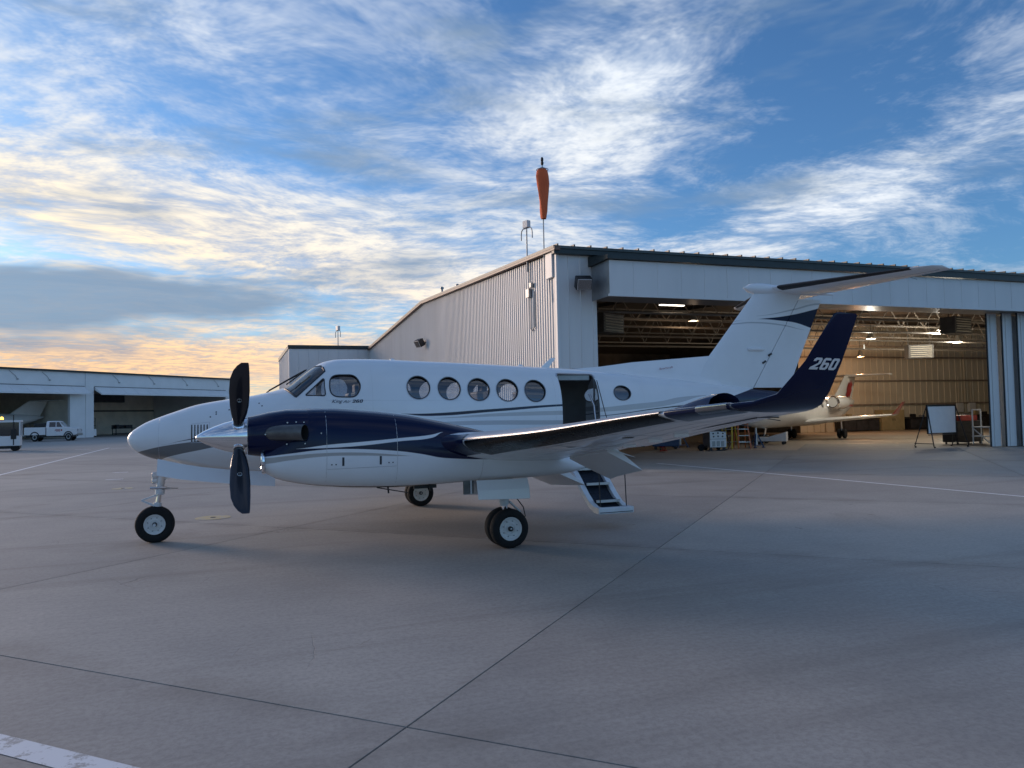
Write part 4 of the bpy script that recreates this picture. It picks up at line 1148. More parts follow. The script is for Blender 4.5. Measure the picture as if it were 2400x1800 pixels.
rings = [[(-1.74, y, z-.012), (-2.30, y, z-.012), (-2.30, y, z+.012), (-1.74, y, z+.012)] for y, z in prof]
MB().loft(rings).build('outer_skin', M_PW, st)
rings = [[(-1.83, y-.0, z+.03), (-2.21, y, z+.03), (-2.21, y, z+.045), (-1.83, y, z+.045)] for y, z in prof[:-1]]
MB().loft(rings).build('carpet', M_CARP, st)
for (y, z) in ((.98, .86), (1.28, .64), (1.62, .40)):
    MB().bb((-1.82, y-.13, z-.012), (-2.22, y+.10, z+.012)).build('tread', M_CARP, st)
    MB().bb((-1.82, y+.10, z-.02), (-2.22, y+.125, z+.02)).build('tread_nosing', M_SILV, st)
MB().bb((-1.72, 1.90, .235), (-2.32, 2.0, .33)).build('bottom_step', M_STRUT, st, bevel=.01)
MB().bb((-1.74, 1.99, .255), (-2.30, 2.006, .265)).build('kick_strip', M_FRAME, st)
for xx in (-1.80, -2.245):
    MB().tube([(xx, 1.90, .33), (xx, 1.86, 1.02)], .008, 6).build('support_cable', M_DARK, st)
for xx in (-2.38,):
    MB().tube([(xx, .70, 1.2), (xx+.02, .62, 1.9), (xx+.05, .5, 2.1)], .018, 6).build('handrail', M_SILV, st, smooth=True)
MB().tube([(-2.40, .66, 2.33), (-2.43, .9, 1.75), (-2.45, 1.0, 1.55)], .007, 6).build('support_cable', M_DARK, st)
# ---- fin, rudder, tailplane
def fin_le(z): return pchip([(2.0, -4.40), (2.81, -5.12), (4.04, -6.19), (4.2, -6.33)])(z)
def fin_te(z): return -7.07-(z-2.37)*(.79/1.60)
def fin_hg(z): return -6.06-(z-2.18)*(1.21/1.82)
def sect(le, hg, te, z, tk, part, n=10):
    """part of the fin section: 'fin' nose to hinge, 'rud' hinge to trailing edge"""
    c = le-te; out = []
    def th(s): return 5*tk*c*(.2969*math.sqrt(s)-.126*s-.3516*s*s+.2843*s**3-.1036*s**4)
    sh = (le-hg)/c
    if part == 'fin': S_ = [sh*.5*(1-math.cos(PI*k/n)) for k in range(n+1)]
    else: S_ = [sh+.008+(1-sh-.008)*k/n for k in range(n+1)]
    for s in S_[::-1]: out.append((le-c*s, th(s)+.002, z))
    for s in (S_[1:] if part == 'fin' else S_): out.append((le-c*s, -th(s)-.002, z))
    return out
fz = [2.0+.1*k for k in range(22)]
fin = MB().loft([sect(fin_le(z), fin_hg(z), fin_te(z), z, .085, 'fin') for z in fz]).build('fin', M_FIN, plane, smooth=True)
fz2 = [2.20]+[2.3+.1*k for k in range(17)]+[3.98]
def rte(z): return fin_te(z)
rud = MB().loft([sect(fin_le(z), fin_hg(z), rte(z), z, .085, 'rud') for z in fz2]).build('rudder', M_FIN, plane, smooth=True)
# slanted rudder foot is trimmed by the tail cone paint; trim tab actuator marks
for (xx, zz) in ((-6.346, 2.70), (-6.49, 2.85)):
    MB().box((xx, .075, zz), (.09, .03, .035), Matrix.Rotation(R(28), 3, 'Y')).build('tab_fairing', M_DARK, rud)
MB().lathe([(.001, 0), (.035, .05), (.035, .35), (.001, .42)], (-5.94, .10, 2.95), (-1, 0, 0), 12).build('fin_strake', M_PW, fin, smooth=True)
d = MB(); dx = [(-2.1, 2.555, .02), (-2.81, 2.61, .05), (-3.45, 2.69, .07), (-4.3, 2.755, .085), (-5.16, 2.82, .10), (-5.3, 2.84, .10)]
d.loft([[(x, .10+w*.6, f_top(x)-.06), (x, w*.55, f_top(x)+.25*(z-f_top(x))), (x, .012, z-.01), (x, 0, z), (x, -.012, z-.01), (x, -w*.55, f_top(x)+.25*(z-f_top(x))), (x, -.10-w*.6, f_top(x)-.06)] for x, z, w in dx])
df_ = d.build('dorsal_fin', M_PW, plane, smooth=True, angle=60)
wrap_text('Beechcraft', .055, -3.98, 2.545, M_LETR, 'maker_lettering', .13, .1, 0, yf=lambda x, z: .045+max(0, (2.72-z))*.2, par=df_, width=.30, out=.006)
bl = []
for k in range(17):
    t = k/16; x = -5.97-2.2*t; r = max(.004, .125*math.sqrt(max(0, 1-(1-t/.2)**2))) if t < .2 else .125-.10*(t-.2)/.8
    bl.append([(x, r*1.0*math.cos(2*PI*j/20), 4.165-.05*t+r*.92*math.sin(2*PI*j/20)) for j in range(20)])
MB().loft(bl).build('tail_bullet', M_PW, plane, smooth=True)
for s in (1, -1):
    ys = [0.0, .15, .5, 1.0, 1.6, 2.2, 2.6, 2.76, 2.80]
    def sl(y): return Vector((-6.50-(y)*.44-(.06 if y > 2.7 else 0)-(.14 if y > 2.78 else 0), s*y, 4.175+.0*y))
    def stt(y): return Vector((-7.96-y*.07, s*y, 4.115-.0*y))
    tp = MB().loft([airfoil(sl(y), stt(y), (0,0,1), .10 if y < 2.7 else .07) for y in ys]).build('tailplane', M_PW, plane, smooth=True, angle=60)
    b = MB()
    for y0, y1 in ((.22, 2.46),):
        rings = []
        for j in range(9):
            y = y0+(y1-y0)*j/8; pts = airfoil(sl(y), stt(y), (0,0,1), .104, 24); nn = 24
            pts = pts[nn-5:nn+6]; c = (stt(y)-sl(y)).normalized()
            rings.append([p-c*.004 for p in pts])
        b.loft(rings, False, False, closed=False)
    b.build('deice_boot', M_BOOTM, tp, smooth=True)
    e = MB()
    for y0, y1 in ((.35, 2.7),):
        pts = []
        for j in range(7):
            y = y0+(y1-y0)*j/6; c = stt(y)-sl(y); p = sl(y)+c*.66; pts.append(p-Vector((0, 0, .055*c.length*.55)))
        e.tube(pts, .004, 4)
    e.build('elevator_hinge_line', M_FRAME, tp)
    for y in (2.0, 2.3, 2.6): MB().tube([stt(y), stt(y)+Vector((-.16, 0, -.03))], .004, 5).build('static_wick', M_DARK, tp)
MB().loft([[(-1.62, .012, 2.58), (-1.78, .012, 2.58), (-1.78, -.012, 2.58), (-1.62, -.012, 2.58)], [(-1.83, .008, 2.76), (-1.92, .008, 2.76), (-1.92, -.008, 2.76), (-1.83, -.008, 2.76)]]).build('blade_antenna', M_PW, plane)
MB().lathe([(.05, 0), (.05, .02), (.02, .04)], (-1.25, 0, 2.605), n=12).build('antenna_puck', M_PW, plane)
MB().lathe([(.04, 0), (.04, .02), (.02, .035)], (1.0, 0, 2.70), n=12).build('antenna_puck', M_PW, plane)
# ------------------------------------------------------------------ wings, engines and gear
w_lex = pchip([(.0, 1.30), (.6, 1.26), (2.0, 1.22), (2.6, 1.17), (2.95, 1.06), (3.12, .86), (3.3, .77), (5.2, .55), (8.0, .20), (8.1, .13), (8.25, .01), (8.35, -.03), (8.42, -.09), (8.56, -.21)])
w_lez = pchip([(.0, 1.13), (.6, 1.17), (2.0, 1.30), (2.6, 1.38), (3.1, 1.44), (5.2, 1.585), (7.2, 1.755), (8.0, 1.815)])
w_tex = pchip([(.0, -1.5), (2.6, -1.48), (3.1, -1.40), (5.0, -1.03), (8.0, -.45)])
w_tez = pchip([(.0, .98), (2.6, 1.17), (3.1, 1.23), (5.0, 1.43), (7.6, 1.73), (8.0, 1.765)])
TIP = [  # le, te, thickness axis, ratio past the last rib: the winglet
    ((.10, 8.10, 1.83), (-.43, 8.10, 1.78), (0, -.25, 1), .115), ((.01, 8.25, 1.885), (-.39, 8.22, 1.81), (0, -.7, .7), .11),
    ((-.03, 8.34, 1.985), (-.365, 8.33, 1.90), (0, -1, .35), .10), ((-.09, 8.42, 2.10), (-.385, 8.42, 2.08), (0, -1, .2), .10),
    ((-.15, 8.49, 2.25), (-.40, 8.49, 2.24), (0, -1, .2), .10), ((-.21, 8.56, 2.395), (-.40, 8.56, 2.385), (0, -1, .2), .10), ((-.24, 8.565, 2.405), (-.39, 8.565, 2.398), (0, -1, .2), .04)]
def wle(y, s): return Vector((w_lex(y), s*y, w_lez(y)))
def wte(y, s): return Vector((w_tex(y), s*y, w_tez(y)))
def wsec(y, s, frac=1.0, n=14, tk=None):
    l, t = wle(y, s), wte(y, s)
    tk = tk or (.155-.012*max(0, y-2.6))
    pts = airfoil(l, t, (0, 0, 1), max(tk, .10), n)
    if frac < 1.0:
        pts = airfoil(l, t, (0, 0, 1), max(tk, .10), 40); k0 = 40
        keep = [p for i, p in enumerate(pts) if (p-l).dot((t-l).normalized())/(t-l).length <= frac+1e-6]
        return keep
    return pts
def seg(y, s, s0, s1, n=8, tk=None, dz=0.0, off=0.0):
    """chordwise slice s0..s1 of the wing section, closed"""
    l, t = wle(y, s), wte(y, s); c = t-l; L = c.length
    tk = tk or max(.155-.012*max(0, y-2.6), .10)
    def th(q): return 5*tk*L*(.2969*math.sqrt(max(q, 0))-.126*q-.3516*q*q+.2843*q**3-.1036*q**4)+off
    S_ = [s0+(s1-s0)*(0.5*(1-math.cos(PI*k/n)) if s0 == 0 else k/n) for k in range(n+1)]
    up = Vector((0, 0, 1)); o = []
    for q in S_[::-1]: o.append(l+c*q+up*th(q))
    for q in S_[(1 if s0 == 0 else 0):]: o.append(l+c*q-up*th(q))
    return o
M_LEMET = mat('polished_leading_edge', (.40, .41, .43), .42, metal=.9, var=.08, scale=2)
M_LENSB = glass('landing_light_lens', (.75, .8, .85), .25)
FLAP = (3.15, 4.42)
def make_wing(s):
    side = 'left' if s > 0 else 'right'
    ysA = [0.0, .7, 1.4, 2.0, 2.6, 2.95, 3.05, 3.15]
    # fixed structure: nose to 72 % where flaps hang, full section elsewhere
    m = MB()
    m.loft([seg(y, s, 0, .72, 14) for y in (0.0, .7, 1.4, 2.0, 2.6, 2.8, 2.95, 3.05, 3.12, 3.2, 3.3, 3.6, 4.0, 4.42)])
    m.loft([wsec(y, s) for y in (4.43, 4.8, 5.2, 5.8, 6.4, 7.0, 7.6, 8.0)])
    w = m.build('wing', M_PW, plane, smooth=True, angle=50)
    # winglet
    rings = [wsec(8.0, s, n=14)]+[airfoil((a[0], s*a[1], a[2]), (b[0], s*b[1], b[2]), (u[0], s*u[1], u[2]), t, 14) for a, b, u, t in TIP]
    wl = MB().loft(rings).build('winglet', M_PN, w, smooth=True, angle=60)
    # de-ice boot: leading edge from the joint to the tip
    def boot(y0, y1, n, fr, nm, mm, off=.004, fr2=None):
        rr = []
        for j in range(n+1):
            y = y0+(y1-y0)*j/n; l, t = wle(y, s), wte(y, s); c = (t-l); L = c.length; c.normalize()
            k = 10; up = Vector((0, 0, 1)); tk = max(.155-.012*max(0, y-2.6), .10)
            def th(q): return 5*tk*L*(.2969*math.sqrt(max(q, 0))-.126*q-.3516*q*q+.2843*q**3-.1036*q**4)
            row = []
            if fr:
                for i in range(k, -1, -1): q = fr*(i/k)**2; row.append(l+c*(q*L-off)+up*(th(q)+off*.6))
            else: row.append(l-c*off)
            for i in range(1, (k if fr2 != 0 else 0)+1): q = (fr2 or fr)*(i/k)**2; row.append(l+c*(q*L-off)-up*(th(q)+off*.6))
            rr.append(row)
        return MB().loft(rr, False, False, closed=False).build(nm, mm, w, smooth=True, angle=80)
    boot(3.34, 7.30, 30, 0, 'deice_boot', M_BOOT, .012, .17)
    boot(3.34, 7.30, 30, .11, 'leading_edge_strip', M_LEMET, .012, 0)
    boot(2.95, 3.30, 6, .05, 'leading_edge_cuff', M_PN, .010, .12)
    boot(7.36, 8.0, 8, .07, 'tip_leading_edge', M_PN, .010, .25)
    lens = boot(7.70, 7.98, 4, .02, 'landing_light', M_LENSB, .018, .07)
    # upper tip fairing ahead of the winglet
    f = MB(); rr = []
    for j in range(9):
        t = j/8; y = 7.34+.40*t; a = math.sin(PI*min(t*.5+.02, .5))
        x0 = w_lex(y)-.05; hgt = .085*a
        rr.append([(x0-.30*q, s*y, w_lez(y)+.03+hgt*math.sin(PI*q)**.6 if 0 < q < 1 else w_lez(y)+.01) for q in [i/10 for i in range(11)]])
    f.loft(rr, False, False, closed=False)
    f.build('tip_fairing', M_PN, w, smooth=True, angle=80)
    # ailerons and lowered flaps
    g = MB()
    def flapring(y, ang, s0=.74, drop=.035, back=.05):
        r = seg(y, s, s0, 1.0, 6, off=.0); l = wle(y, s); t = wte(y, s); hz = l+(t-l)*s0
        out = []
        ca, sa = math.cos(R(ang)), math.sin(R(ang))
        for p in r:
            v = p-hz; out.append(Vector((hz.x-back+v.x*ca+v.z*sa*-1*-1*0+(-v.z*0), p.y, hz.z-drop+v.z*ca+v.x*sa)))
        return out
    for y0, y1, nm in ((.80, 2.14, 'flap'), (3.10, 4.40, 'flap')):
        MB().loft([flapring(y0+(y1-y0)*k/4, 29, .70) for k in range(5)]).build(nm, M_PW, w, smooth=True, angle=40)
    for y in (4.44, 3.18):
        MB().prism([wle(y, s)+(wte(y, s)-wle(y, s))*q+Vector((0, 0, dz)) for q, dz in ((.64, -.05), (.76, -.06), (.93, -.14))], (0, -.012, 0), (0, .012, 0)).build('flap_track', M_STRUT, w)
    # skin joints under the wing
    def under(y, q):
        l, t = wle(y, s), wte(y, s); c = t-l; L = c.length; tk = max(.155-.012*max(0, y-2.6), .10)
        return l+c*q-Vector((0, 0, 5*tk*L*(.2969*math.sqrt(q)-.126*q-.3516*q*q+.2843*q**3-.1036*q**4)-.001))
    for q in (.22, .42, .60): MB().tube([under(3.3+.25*k, q) for k in range(19)], .003, 4).build('skin_joint', M_SILV, w)
    for y in (3.85, 5.0, 6.2, 7.3): MB().tube([under(y, .18+.05*k) for k in range(11)], .003, 4).build('skin_joint', M_SILV, w)
    # aileron gap lines and hinge fairings
    for y in (4.5, 7.62):
        MB().tube([wle(y, s)+(wte(y, s)-wle(y, s))*q-Vector((0, 0, .035*(1-q)+.012)) for q in (.74, .86, .99)], .005, 4).build('aileron_gap', M_FRAME, w)
    MB().tube([wle(y, s)+(wte(y, s)-wle(y, s))*.74-Vector((0, 0, .052-.0035*y)) for y in (4.5, 5.5, 6.5, 7.62)], .005, 4).build('aileron_gap', M_FRAME, w)
    ins = MB().loft([[p for p in seg(y, s, .90, 1.0, 3, off=.004)] for y in (4.55, 5.5, 6.5, 7.6)]).build('aileron', M_PW, w)
    for y in (5.0, 5.7, 6.3):
        MB().box(wle(y, s)+(wte(y, s)-wle(y, s))*.75-Vector((0, 0, .05)), (.16, .03, .04)).build('hinge_fairing', M_PW, w, bevel=.008)
    for y in (6.4, 6.9, 7.4): MB().tube([wte(y, s), wte(y, s)+Vector((-.14, 0, -.02))], .004, 5).build('static_wick', M_DARK, w)
    for y, q in ((3.7, .30), (4.9, .35), (6.0, .42)):
        MB().lathe([(.06, 0), (.055, .004)], wle(y, s)+(wte(y, s)-wle(y, s))*q-Vector((0, 0, .155*.43*(wte(y, s)-wle(y, s)).length*1.0-.0-.012*(y-2.6)*.4)), (0, 0, -1), 14).build('fuel_panel', M_SILV, w)
    if s > 0:
        from mathutils.bvhtree import BVHTree
        bvh = BVHTree.FromPolygons([v.co for v in wl.data.vertices], [tuple(p.vertices) for p in wl.data.polygons])
        def put(u, v):
            x, z = -.125-u, 2.043+v-.03*u
            hit = bvh.ray_cast(Vector((x, 9.5, z)), Vector((0, -1, 0)))
            return (x, (hit[0].y if hit[0] else 8.41)+.004, z)
        glyph_mesh('260', .066, .076, .010, .30, put).build('winglet_number', M_LETW, wl, fixn=False)
    return w
# ---- nacelles
n_top = pchip([(3.30, 1.80), (3.16, 1.845), (3.02, 1.875), (2.72, 1.90), (2.42, 1.90), (1.9, 1.865), (1.43, 1.81), (.93, 1.715), (.51, 1.615), (.18, 1.535), (-.3, 1.42), (-.75, 1.28), (-1.1, 1.15), (-1.3, 1.06)])
n_bot = pchip([(3.12, 1.135), (3.05, 1.10), (3.0, 1.065), (2.73, .985), (2.43, .935), (1.92, .89), (1.44, .872), (.61, .895), (-.28, .912), (-.65, .925), (-.95, .95), (-1.15, .99), (-1.3, 1.04)])
n_hw = pchip([(3.12, .235), (3.05, .27), (2.9, .33), (2.5, .40), (2.0, .425), (1.0, .43), (.2, .42), (-.3, .37), (-.7, .29), (-1.05, .17), (-1.3, .015)])
def nac_hw(x): return n_hw(x)
def nac_y(x, z):
    t, b, w = n_top(x), n_bot(x), n_hw(x); zc = b+(t-b)*.48; h_ = (t-zc) if z > zc else (zc-b)
    return w*max(0, 1-abs((z-zc)/h_)**2.5)**(1/2.5)
def nac_ring(x, s, N=48, t=None):
    t, b, w = t or n_top(x), n_bot(x), n_hw(x); zc = b+(t-b)*.48; o = []
    for k in range(N):
        a = 2*PI*k/N; c, q = math.cos(a), math.sin(a)
        h_ = (t-zc) if q > 0 else (zc-b)
        o.append((x, s*2.615+w*math.copysign(abs(c)**.8, c), zc+h_*math.copysign(abs(q)**.8, q)))
    return o
def make_engine(s):
    cy = s*2.615
    xs = [3.12, 3.10, 3.07, 3.03, 2.98]+[2.9-.1*k for k in range(42)]+[-1.25, -1.3]
    low = pchip([(3.12, 1.42), (3.05, 1.46), (2.95, 1.56), (2.8, 1.75), (2.65, 1.88)])
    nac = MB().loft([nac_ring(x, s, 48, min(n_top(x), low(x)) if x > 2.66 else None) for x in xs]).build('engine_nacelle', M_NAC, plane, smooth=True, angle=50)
    # rounded upper cowl round the gearbox
    rr = []
    for x, zt, zb, w in ((3.295, 1.795, 1.365, .225), (3.29, 1.808, 1.352, .236), (3.2, 1.832, 1.335, .262), (3.05, 1.868, 1.315, .30), (2.85, 1.896, 1.30, .345), (2.6, 1.895, 1.29, .355), (2.3, 1.87, 1.30, .32)):
        zc = (zt+zb)/2; h_ = (zt-zb)/2
        rr.append([(x, cy+w*math.copysign(abs(math.cos(a))**.88, math.cos(a)), zc+h_*math.copysign(abs(math.sin(a))**.88, math.sin(a))) for a in [2*PI*k/48 for k in range(48)]])
    MB().loft(rr).build('upper_cowl', M_PN, nac, smooth=True, angle=50)
    # chin intake: polished lip round a dark mouth
    lip = []
    for k in range(33):
        a = 2*PI*k/32; c, q = math.cos(a), math.sin(a)
        lip.append((3.125+.012*q, cy+.235*math.copysign(abs(c)**.7, c), 1.275+.135*math.copysign(abs(q)**.7, q)))
    MB().tube(lip, .026, 10, False).build('intake_lip', M_CHROME, nac, smooth=True)
    MB().add([(3.115, cy+.22*math.copysign(abs(math.cos(a))**.7, math.cos(a)), 1.275+.12*math.copysign(abs(math.sin(a))**.7, math.sin(a))) for a in [2*PI*k/32 for k in range(32)]], [tuple(range(32))]).build('intake_mouth', M_SOOT, nac)
    # exhaust stacks, one each side
    for e in (1, -1):
        path = [(3.12, cy+e*.16, 1.60), (3.02, cy+e*.28, 1.612), (2.90, cy+e*.375, 1.618), (2.77, cy+e*.435, 1.618), (2.66, cy+e*.475, 1.615)]
        rr = []
        rad = [(.055, .07), (.070, .085), (.078, .092), (.080, .094), (.082, .096)]
        for (p, (ra, rz)), pn in zip(zip(path, rad), path[1:]+path[-1:]):
            i = path.index(p); d_ = Vector(path[min(i+1, 4)])-Vector(path[max(i-1, 0)]); d_.normalize()
            if i == 4: d_ = Vector((-.80, e*.60, 0)).normalized()
            a = Vector((0, 0, 1)); b = a.cross(d_).normalized()
            rr.append([Vector(p)+b*ra*math.cos(2*PI*k/24)+a*rz*math.sin(2*PI*k/24) for k in range(24)])
        st_ = MB().loft(rr, True, False).build('exhaust_stack', M_EXH, nac, smooth=True)
        inn = [[p+(Vector(path[4])-p)*.08 for p in rr[4]], [p*1.0+(Vector(path[3])-p)*.12 for p in rr[3]], [p+(Vector(path[2])-p)*.15 for p in rr[2]]]
        MB().loft([rr[4]]+inn, False, True).build('exhaust_bore', M_SOOT, st_, smooth=True, fixn=False)
        # cowl latches and rivets round the stack
        for x, z in ((3.10, 1.60), (2.85, 1.735), (2.75, 1.74), (2.66, 1.735), (2.86, 1.48), (2.65, 1.48), (2.46, 1.60)):
            yy = max(nac_y(x, z), .30 if x > 3 else .36)
            MB().lathe([(.010, 0), (.008, .006)], (x, cy+e*(yy+.0), z), (0, e, 0), 8).build('fastener', M_SILV, nac)
    # cowl door latches and seams on the outer sides
    for e in (1, -1):
        for x in (2.205, 1.752):
            zs = [1.195+.105*j/4 for j in range(5)]
            m = MB(); m.add([(x+a*.013, cy+e*(nac_y(x, z)+.002), z) for z in zs for a in (-1, 1)], [(2*j, 2*j+1, 2*j+3, 2*j+2) for j in range(4)]); m.build('cowl_slot', M_FRAME, nac)
        for x, z in ((2.34, 1.215), (2.29, 1.215), (1.65, 1.215), (1.60, 1.215)):
            MB().lathe([(.009, 0), (.008, .004)], (x, cy+e*nac_y(x, z), z), (0, e, 0), 8).build('fastener', M_FRAME, nac)
        for x0, z0, x1, z1 in ((2.395, 1.86, 2.40, .95), (1.54, 1.80, 1.545, .90), (2.39, 1.16, 1.55, 1.17), (.42, 1.35, .44, .92)):
            pts = []
            for j in range(17):
                x = x0+(x1-x0)*j/16; z = z0+(z1-z0)*j/16; pts.append((x, cy+e*(nac_y(x, z)-.0005), z))
            MB().tube(pts, .0028, 4).build('panel_seam', M_SILV, nac)
    MB().bar((1.75, cy+.1, .885), (1.35, cy+.1, .80), .03, .012).build('drain_mast', M_DARK, nac)
    MB().bb((1.25, cy-.02, .875), (.95, cy+.02, .835)).build('drain_mast', M_DARK, nac)
    for x in (1.6, 1.05): MB().tube([(x, cy+.05, .89), (x-.01, cy+.05, .80)], .012, 6).build('drain_pipe', M_DARK, nac)
    # propeller, parked with blades at 45 degrees and feathered
    pr = MB().lathe([(.004, 3.885), (.03, 3.86), (.075, 3.79), (.125, 3.68), (.17, 3.56), (.20, 3.44), (.217, 3.33), (.22, 3.302), (.19, 3.30)], (0, cy, 1.58), (1, 0, 0), 40).build('propeller', M_CHROME, plane, smooth=True, angle=50)
    outl = [(.12, 3.345, 3.455, .045), (.20, 3.345, 3.455, .045), (.27, 3.335, 3.462, .034), (.38, 3.305, 3.482, .024), (.52, 3.285, 3.495, .018), (.75, 3.275, 3.502, .014), (.95, 3.278, 3.49, .011), (1.07, 3.282, 3.455, .008), (1.14, 3.286, 3.415, .006), (1.175, 3.29, 3.38, .004), (1.185, 3.295, 3.37, .002)]
    for k in range(4):
        a = R(45+90*k); rad = Vector((0, math.cos(a), math.sin(a))); tan = Vector((0, -math.sin(a), math.cos(a)))
        o = Vector((0, cy, 1.58)); rr = []
        for r_, xa, xb, tk in outl:
            xc, hw = (xa+xb)/2, (xb-xa)/2
            rr.append([o+rad*r_+Vector((xc+hw*math.cos(2*PI*j/20), 0, 0))+tan*tk*math.sin(2*PI*j/20) for j in range(20)])
        bl_ = MB().loft(rr).build('propeller_blade', M_PROP, pr, smooth=True, angle=60)
        MB().lathe([(.075, .145), (.075, .215), (.062, .225)], o+Vector((3.40, 0, 0)), rad, 20).build('blade_cuff', M_CHROME, pr, smooth=True)
        c = o+rad*.62+Vector((3.39, 0, 0))
        for sg in (1, -1):
            pts = [c+tan*sg*.0185+Vector((.025*math.cos(2*PI*j/20), 0, 0))+rad*.025*math.sin(2*PI*j/20) for j in range(21)]
            MB().tube(pts, .0028, 4, False).build('blade_emblem', M_SILV, pr)
            MB().bar(c+tan*sg*.0185-rad*.02, c+tan*sg*.0185+rad*.02, .004, .002).build('blade_emblem', M_SILV, pr)
    # main gear: twin wheels on one leg
    gx = .0
    lg = MB().tube([(gx+.02, cy, .95), (gx+.01, cy, .60), (gx, cy, .55)], [.075, .07, .06], 14).build('main_gear', M_STRUT, plane, smooth=True)
    MB().tube([(gx, cy, .56), (gx, cy, .30)], .042, 14).build('oleo_piston', M_CHROME, lg, smooth=True)
    MB().tube([(gx, cy-.19, .262), (gx, cy+.19, .262)], .04, 12).build('axle', M_STRUT, lg)
    MB().lathe([(.06, 0), (.08, .02), (.08, .10), (.05, .14)], (gx, cy, .24), n=14).build('axle_fork', M_STRUT, lg, smooth=True)
    for sg in (1, -1): 
        MB().bar((gx-.06, cy+sg*.035, .60), (gx-.22, cy+sg*.01, .45), .025, .02).build('torque_link', M_STRUT, lg)
        MB().bar((gx-.22, cy+sg*.01, .45), (gx-.05, cy+sg*.035, .30), .025, .02).build('torque_link', M_STRUT, lg)
    MB().tube([(gx-.06, cy+.05, .70), (gx-.14, cy+.06, .66), (gx-.24, cy+.08, .52), (gx-.26, cy+.1, .40), (gx-.20, cy+.1, .31)], .008, 6).build('brake_hose', M_DARK, lg, smooth=True)
    MB().tube([(gx+.04, cy, .66), (gx+.45, cy, .92)], .025, 8).build('drag_brace', M_STRUT, lg)
    for sg in (1, -1):
        wheel(lg, (gx, cy+.05+sg*.115, .258), .262, .158, .088)
    # doors: outer pair hanging beside the leg, narrow front flap
    for sg in (1, -1):
        dy = cy+sg*.30
        MB().loft([[(.49, dy-sg*.0, .93), (.0, dy, .925), (-.22, dy, .935), (-.22, dy+sg*.02, .935), (.0, dy+sg*.02, .925), (.49, dy+sg*.02, .93)],
                   [(.485, dy+sg*.03, .80), (.0, dy+sg*.035, .795), (-.235, dy+sg*.03, .795), (-.235, dy+sg*.05, .795), (.0, dy+sg*.055, .795), (.485, dy+sg*.05, .80)],
                   [(.48, dy+sg*.045, .68), (.0, dy+sg*.05, .665), (-.24, dy+sg*.045, .66), (-.24, dy+sg*.06, .66), (.0, dy+sg*.065, .665), (.48, dy+sg*.06, .68)]]).build('gear_door', M_PW, lg, bevel=.006)
    MB().bb((.52, cy-.14, .93), (.545, cy+.22, .745)).build('gear_door', M_STRUT, lg, bevel=.006)
    MB().bb((.64, cy+.20, .92), (.50, cy+.215, .75)).build('gear_door', M_EXH, lg)
    MB().lathe([(.02, 0), (.02, .5)], (.5, cy, .88), (-1, 0, 0), 6).build('door_link', M_STRUT, lg)
def wheel(par, c, r, rr, hw):
    c = Vector(c)
    prof = [(rr*.98, -hw*.80), (rr*1.10, -hw*.97), (r*.80, -hw), (r*.92, -hw*.86), (r*.975, -hw*.62), (r, -hw*.3), (r*.992, -hw*.28), (r*.992, -hw*.2), (r, -hw*.18), (r, hw*.18), (r*.992, hw*.2), (r*.992, hw*.28), (r, hw*.3), (r*.975, hw*.62), (r*.92, hw*.86), (r*.80, hw), (rr*1.10, hw*.97), (rr*.98, hw*.80)]
    m = MB().lathe(prof, c, (0, 1, 0), 48, cap=False)
    m.v = [(v[0]+(v[0]-c.x)*(.03 if v[2] < .05 else 0), v[1]+(v[1]-c.y)*(.10*max(0, (.08-v[2])/.08)), max(v[2], .0035)) for v in m.v]
    m.build('tyre', M_TYRE, par, smooth=True, angle=40)
    for sg in (1, -1):
        MB().lathe([(.02, hw*.50), (.06, hw*.52), (.065, hw*.62), (.085, hw*.62), (.09, hw*.50), (rr*.80, hw*.58), (rr*.88, hw*.78), (rr*.97, hw*.84), (rr, hw*.80), (rr, hw*.2)], c, (0, sg, 0), 36, cap=True).build('rim', M_RIM, par, smooth=True, angle=35)
        MB().lathe([(.034, hw*.55), (.032, hw*.95), (.022, hw*1.0), (.018, hw*.9), (.01, hw*.9)], c, (0, sg, 0), 16).build('hub_cap', M_DARK, par, smooth=True)
        MB().lathe([(.016, hw*.98), (.012, hw*1.06), (.004, hw*1.08)], c, (0, sg, 0), 12).build('axle_nut', M_SILV, par)
        for k in range(8):
            a = 2*PI*k/8+.3
            MB().lathe([(.0085, hw*.55), (.008, hw*.66)], c+Vector((rr*.66*math.cos(a), 0, rr*.66*math.sin(a))), (0, sg, 0), 8).build('wheel_bolt', M_GREYM, par)
for s in (1, -1): make_wing(s)
for s in (1, -1): make_engine(s)
# ---- nose gear
ng = MB().tube([(4.43, 0, 1.28), (4.47, 0, .95), (4.50, 0, .72)], [.06, .058, .05], 14).build('nose_gear', M_STRUT, plane, smooth=True)
MB().tube([(4.495, 0, .74), (4.53, 0, .50)], .034, 14).build('oleo_piston', M_CHROME, ng, smooth=True)
MB().lathe([(.062, 0), (.066, .015), (.066, .06), (.055, .075)], (4.497, 0, .70), (-.13, 0, 1), 16).build('collar', M_STRUT, ng, smooth=True)
MB().lathe([(.05, 0), (.058, .01), (.055, .07)], (4.53, 0, .515), (-.13, 0, 1), 16).build('collar', M_STRUT, ng, smooth=True)
MB().tube([(4.60, -.05, .785), (4.42, -.05, .785), (4.34, -.05, .78)], [.022, .022, .012], 10).build('steering_damper', M_STRUT, ng)
MB().tube([(4.34, -.05, .78), (4.25, -.05, .775)], .010, 8).build('damper_rod', M_SILV, ng)
MB().tube([(4.62, .04, .80), (4.40, .05, .80)], .018, 8).build('steering_link', M_SILV, ng)
